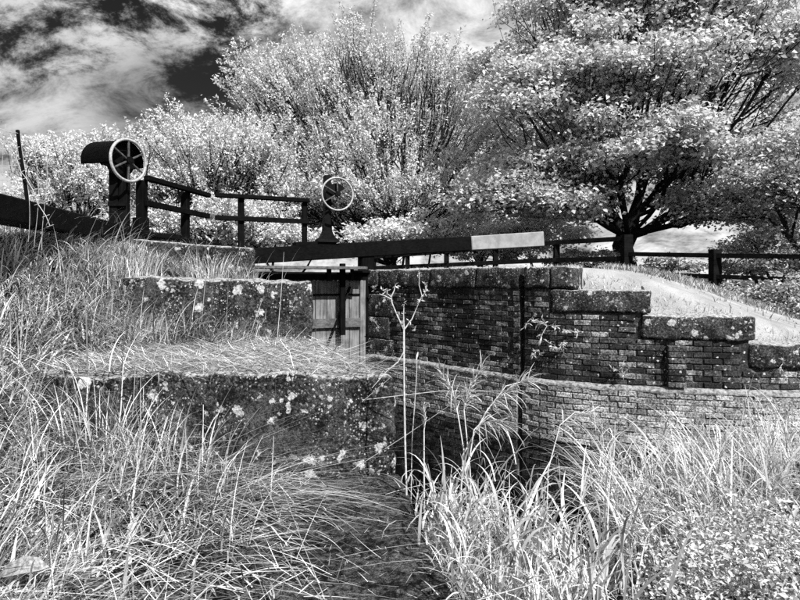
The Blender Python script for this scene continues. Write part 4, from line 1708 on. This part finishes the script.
# ------------------------------------------------------------------ single plants
# forked dry stalk
st = empty('dry_stalk', W(405, 486, 3.95))
tag(st, 'tall forked dry plant stalk standing against the dark lock wall', 'stalk')
Ys = 3.95
main = [W(408, 606, Ys), W(407, 510, Ys), W(405, 440, Ys), W(404, 375, Ys), W(404, 328, Ys)]
MB().tube(main, [.0078, .0072, .007, .0062, .0055], 7).done('stem', M['dry'], st, smooth=True)
for pts in ([(404, 330), (397, 315), (392, 303), (391, 297), (387, 293)], [(404, 330), (412, 319), (420, 300), (422, 296), (419, 285), (419.5, 272)],
            [(404, 330), (403.5, 315), (404, 304)], [(422, 297), (426, 291), (425, 284)], [(391, 297), (394, 291), (395.5, 285)], [(391, 299), (383, 295)],
            [(404, 352), (398, 362), (386, 372), (372, 388)]):
    MB().tube([W(x, y, Ys) for x, y in pts], [.005 - .003 * i / (len(pts) - 1) for i in range(len(pts))], 6).done('branch', M['dry'], st)
sp_pts = [(387, 293), (395, 285), (419, 273), (425, 284), (383, 295), (404, 304), (400, 312), (409, 322), (381, 290), (384, 299), (421, 300), (426, 292), (403, 325), (414, 330)]
n_ = 0
for x, y in sp_pts:
    n = 5
    Pq = np.array([W(x, y, Ys)] * n) + rng.normal(0, .006, (n, 3))
    lv, lf = leaves_mesh(Pq, rand_dir(n), rand_dir(n), .032, .012)
    link('dry_leaf', np_mesh('dry_leaf', lv, lf), M['sprig'], st)

# second thin stalk
st2 = empty('dry_stalk', W(413, 500, 4.3))
tag(st2, 'short thin dry stalk just right of the forked stalk', 'stalk')
MB().tube([W(410, 580, 4.3), W(411, 500, 4.3), W(412, 440, 4.3), W(416, 385, 4.3), W(417, 357, 4.3)], [.0042, .004, .0035, .003, .0025], 6).done('stem', M['dry'], st2)
MB().tube([W(416, 360, 4.3), W(417, 356, 4.3), W(418, 352, 4.3)], [.003, .008, .003], 6).done('seed_head', M['stem'], st2)

# single straws crossing the view
for (pts, Y, lab) in (
        ([(277, 341, ), (281, 295), (284, 252)], 6.0, 'single tall straw standing upright before the middle stone block'),
        ([(290, 345), (298, 336), (307, 327)], 6.05, 'short slanting straw at the right end of the middle stone block'),
        ([(352, 470), (405, 436), (456, 401)], (4.33, 4.1, 3.9), 'long straw slanting up to the right across the foreground block corner'),
        ([(362, 400), (440, 391), (528, 391)], (4.35, 4.1, 3.9), 'long level straw crossing in front of the dark water'),
        ([(362, 402), (390, 378), (404, 360)], (4.35, 4.2, 3.97), 'straw leaning against the forked dry stalk'),
        ([(155, 415), (245, 350), (262, 300)], 5.2, 'straw slanting over the straw-covered block top')):
    YY = Y if isinstance(Y, tuple) else (Y, Y, Y)
    p = [W(x, y, q) for (x, y), q in zip(pts, YY)]
    mid = [p[0], p[0].lerp(p[1], .5), p[1], p[1].lerp(p[2], .5), p[2]]
    o = MB().tube(mid, [.0026, .0024, .0022, .0018, .001], 6).done('straw', M['stem'], None, p[0])
    tag(o, lab, 'straw')


# flowering grass heads
def plume(pts, Y, label, nsp=34, spl=.11, droop=.4):
    p = [W(x, y, Y) for x, y in pts]
    root = empty('flowering_grass', p[0])
    tag(root, label, 'grass', 'flowering grass heads by the water')
    MB().tube(p, [.006 - .004 * i / (len(p) - 1) for i in range(len(p))], 6).done('stem', M['stem'], root)
    a, b = np.array(p[-3]), np.array(p[-1])
    m = np.array(p[-2])
    t = rng.random(nsp)
    base = (1 - t)[:, None] ** 2 * a + 2 * (t * (1 - t))[:, None] * m + (t ** 2)[:, None] * b
    d = (b - a) / np.linalg.norm(b - a)
    dirs = d * .9 + rng.normal(0, .42, (nsp, 3)) + np.array([0, 0, -droop])
    head = np.arctan2(dirs[:, 1], dirs[:, 0])
    lean = np.arccos(np.clip(dirs[:, 2] / np.linalg.norm(dirs, axis=1), -1, 1))
    V, Fc = blades_mesh(base, head, np.clip(lean - .5, .1, 3), rng.uniform(.4, 1.2, nsp), rng.uniform(.5, 1.2, nsp) * spl, np.full(nsp, .0075), 5, 1.2, tip=.25)
    link('plume', np_mesh('plume', V, Fc), M['reed'], root)


plume([(474, 606), (467, 470), (458, 415), (452, 388), (440, 373)], 3.9, 'flowering grass head left of the pair above the dark water', 83, .13)
plume([(474, 606), (470, 470), (464, 410), (470, 385), (482, 368)], 3.9, 'flowering grass head upright in the middle above the dark water', 83, .13)
plume([(455, 612), (463, 455), (486, 412), (506, 386), (528, 380)], 3.8, 'flowering grass head arching right with hanging spikelets', 114, .16, .7)
plume([(470, 620), (466, 480), (474, 430), (488, 415), (506, 425)], 3.7, 'drooping flowering grass head below the arching one', 102, .17, .8)
plume([(425, 600), (424, 470), (424, 430), (426, 418), (423, 405)], 4.0, 'small seed head between the dry stalk and the plumes', 49, .06, .0)
plume([(545, 578), (548, 470), (560, 425), (575, 412), (592, 414)], 4.3, 'drooping grass head at the left end of the arching grass', 76, .14, .7)


# plants rooted in the lock wall
def wall_plant(px, py, n, size, label):
    s = s_px(px)
    x, y, d = wall_at(s, .03)
    z = (HOR - py) / F * y
    root = empty('wall_plant', (x, y, z))
    tag(root, label, 'wall plant', 'plants rooted in the lock wall')
    nr = np.array([d[1], -d[0], 0])
    dd = np.array([d[0], d[1], 0])
    mb = MB()
    PP, DD = [], []
    for k in range(max(2, n // 8)):
        dr = nr * rng.uniform(.3, .9) + dd * rng.normal(0, .9) + np.array([0, 0, rng.normal(.15, .5)])
        e = np.array([x, y, z]) + dr / np.linalg.norm(dr) * size * rng.uniform(.6, 1.2)
        mid = (np.array([x, y, z]) + e) / 2 + np.array([0, 0, .02])
        mb.tube([(x, y, z), tuple(mid), tuple(e)], [.003, .0025, .0015], 4, False)
        for j in range(8):
            f = rng.uniform(.35, 1.05)
            PP.append(np.array([x, y, z]) * (1 - f) + e * f)
            DD.append(dr * .5 + rng.normal(0, .6, 3))
    mb.done('stem', M['stem'], root)
    PP, DD = np.array(PP), np.array(DD)
    m = len(PP)
    lv, lf = leaves_mesh(PP, DD, rand_dir(m) * .5 + nr * .5 + np.array([0, 0, .6]), size * rng.uniform(.25, .55, m), size * .10)
    link('leaves', np_mesh('leaves', lv, lf), M['sprig'], root)


wall_plant(548, 326, 40, .22, 'leafy plant on the wall just below the end of the upper coping')
wall_plant(560, 350, 32, .18, 'leafy plant low on the wall right of the vertical groove')
wall_plant(577, 333, 24, .18, 'pale sprig on the wall below the second coping')
wall_plant(622, 374, 34, .16, 'small pale rosette just above the ledge')
wall_plant(533, 318, 16, .16, 'thin sprig beside the top of the vertical groove')
wall_plant(540, 350, 24, .16, 'small sprig close to the groove above the ledge')
wall_plant(375, 292, 14, .16, 'small leafy plant on the quoin stones beside the gate')
wall_plant(379, 326, 10, .14, 'lower small plant on the quoin stones beside the gate')
wall_plant(781, 364, 12, .12, 'curled pale sprig on the wall at the right edge')

# dead leaf in the bottom left corner
p = W(20, 572, 2.5)
V = np.array([(-.10, 0, 0), (-.05, -.03, .012), (.02, -.035, .018), (.09, -.015, .006), (.12, .01, -.004), (.07, .035, .014), (0, .045, .02), (-.06, .03, .012), (0, .003, -.004)])
fc = [(i, (i + 1) % 8, 8) for i in range(8)]
me = np_mesh('dead_leaf', np.column_stack([V[:, 0], V[:, 1] * .8 - V[:, 2] * .6, V[:, 1] * .6 + V[:, 2] * 1.6 + V[:, 0] * .15]) + np.array(p), fc)
o = link('dead_leaf', me, M['deadleaf'], None, p)
mod = o.modifiers.new('thickness', 'SOLIDIFY')
mod.thickness = .0015
tag(o, 'large pale dead leaf lying in the bottom left corner', 'leaf')
# bare twig behind the hooded wheel
tw = empty('bare_twig', W(142, 200, 8.3))
tag(tw, 'bare twig rising behind the hooded handwheel', 'twig')
MB().tube([W(144, 186, 8.3), W(148, 166, 8.3), (W(150, 152, 8.3))], [.012, .009, .006], 6).done('stem', M['bark'], tw)
for pts in ([(148, 163), (153, 152), (158, 142)], [(147.5, 170), (146, 158), (145, 150)], [(150, 156), (150, 149), (149, 144)]):
    MB().tube([W(x, y, 8.3) for x, y in pts], [.007, .005, .003], 5).done('branch', M['bark'], tw)
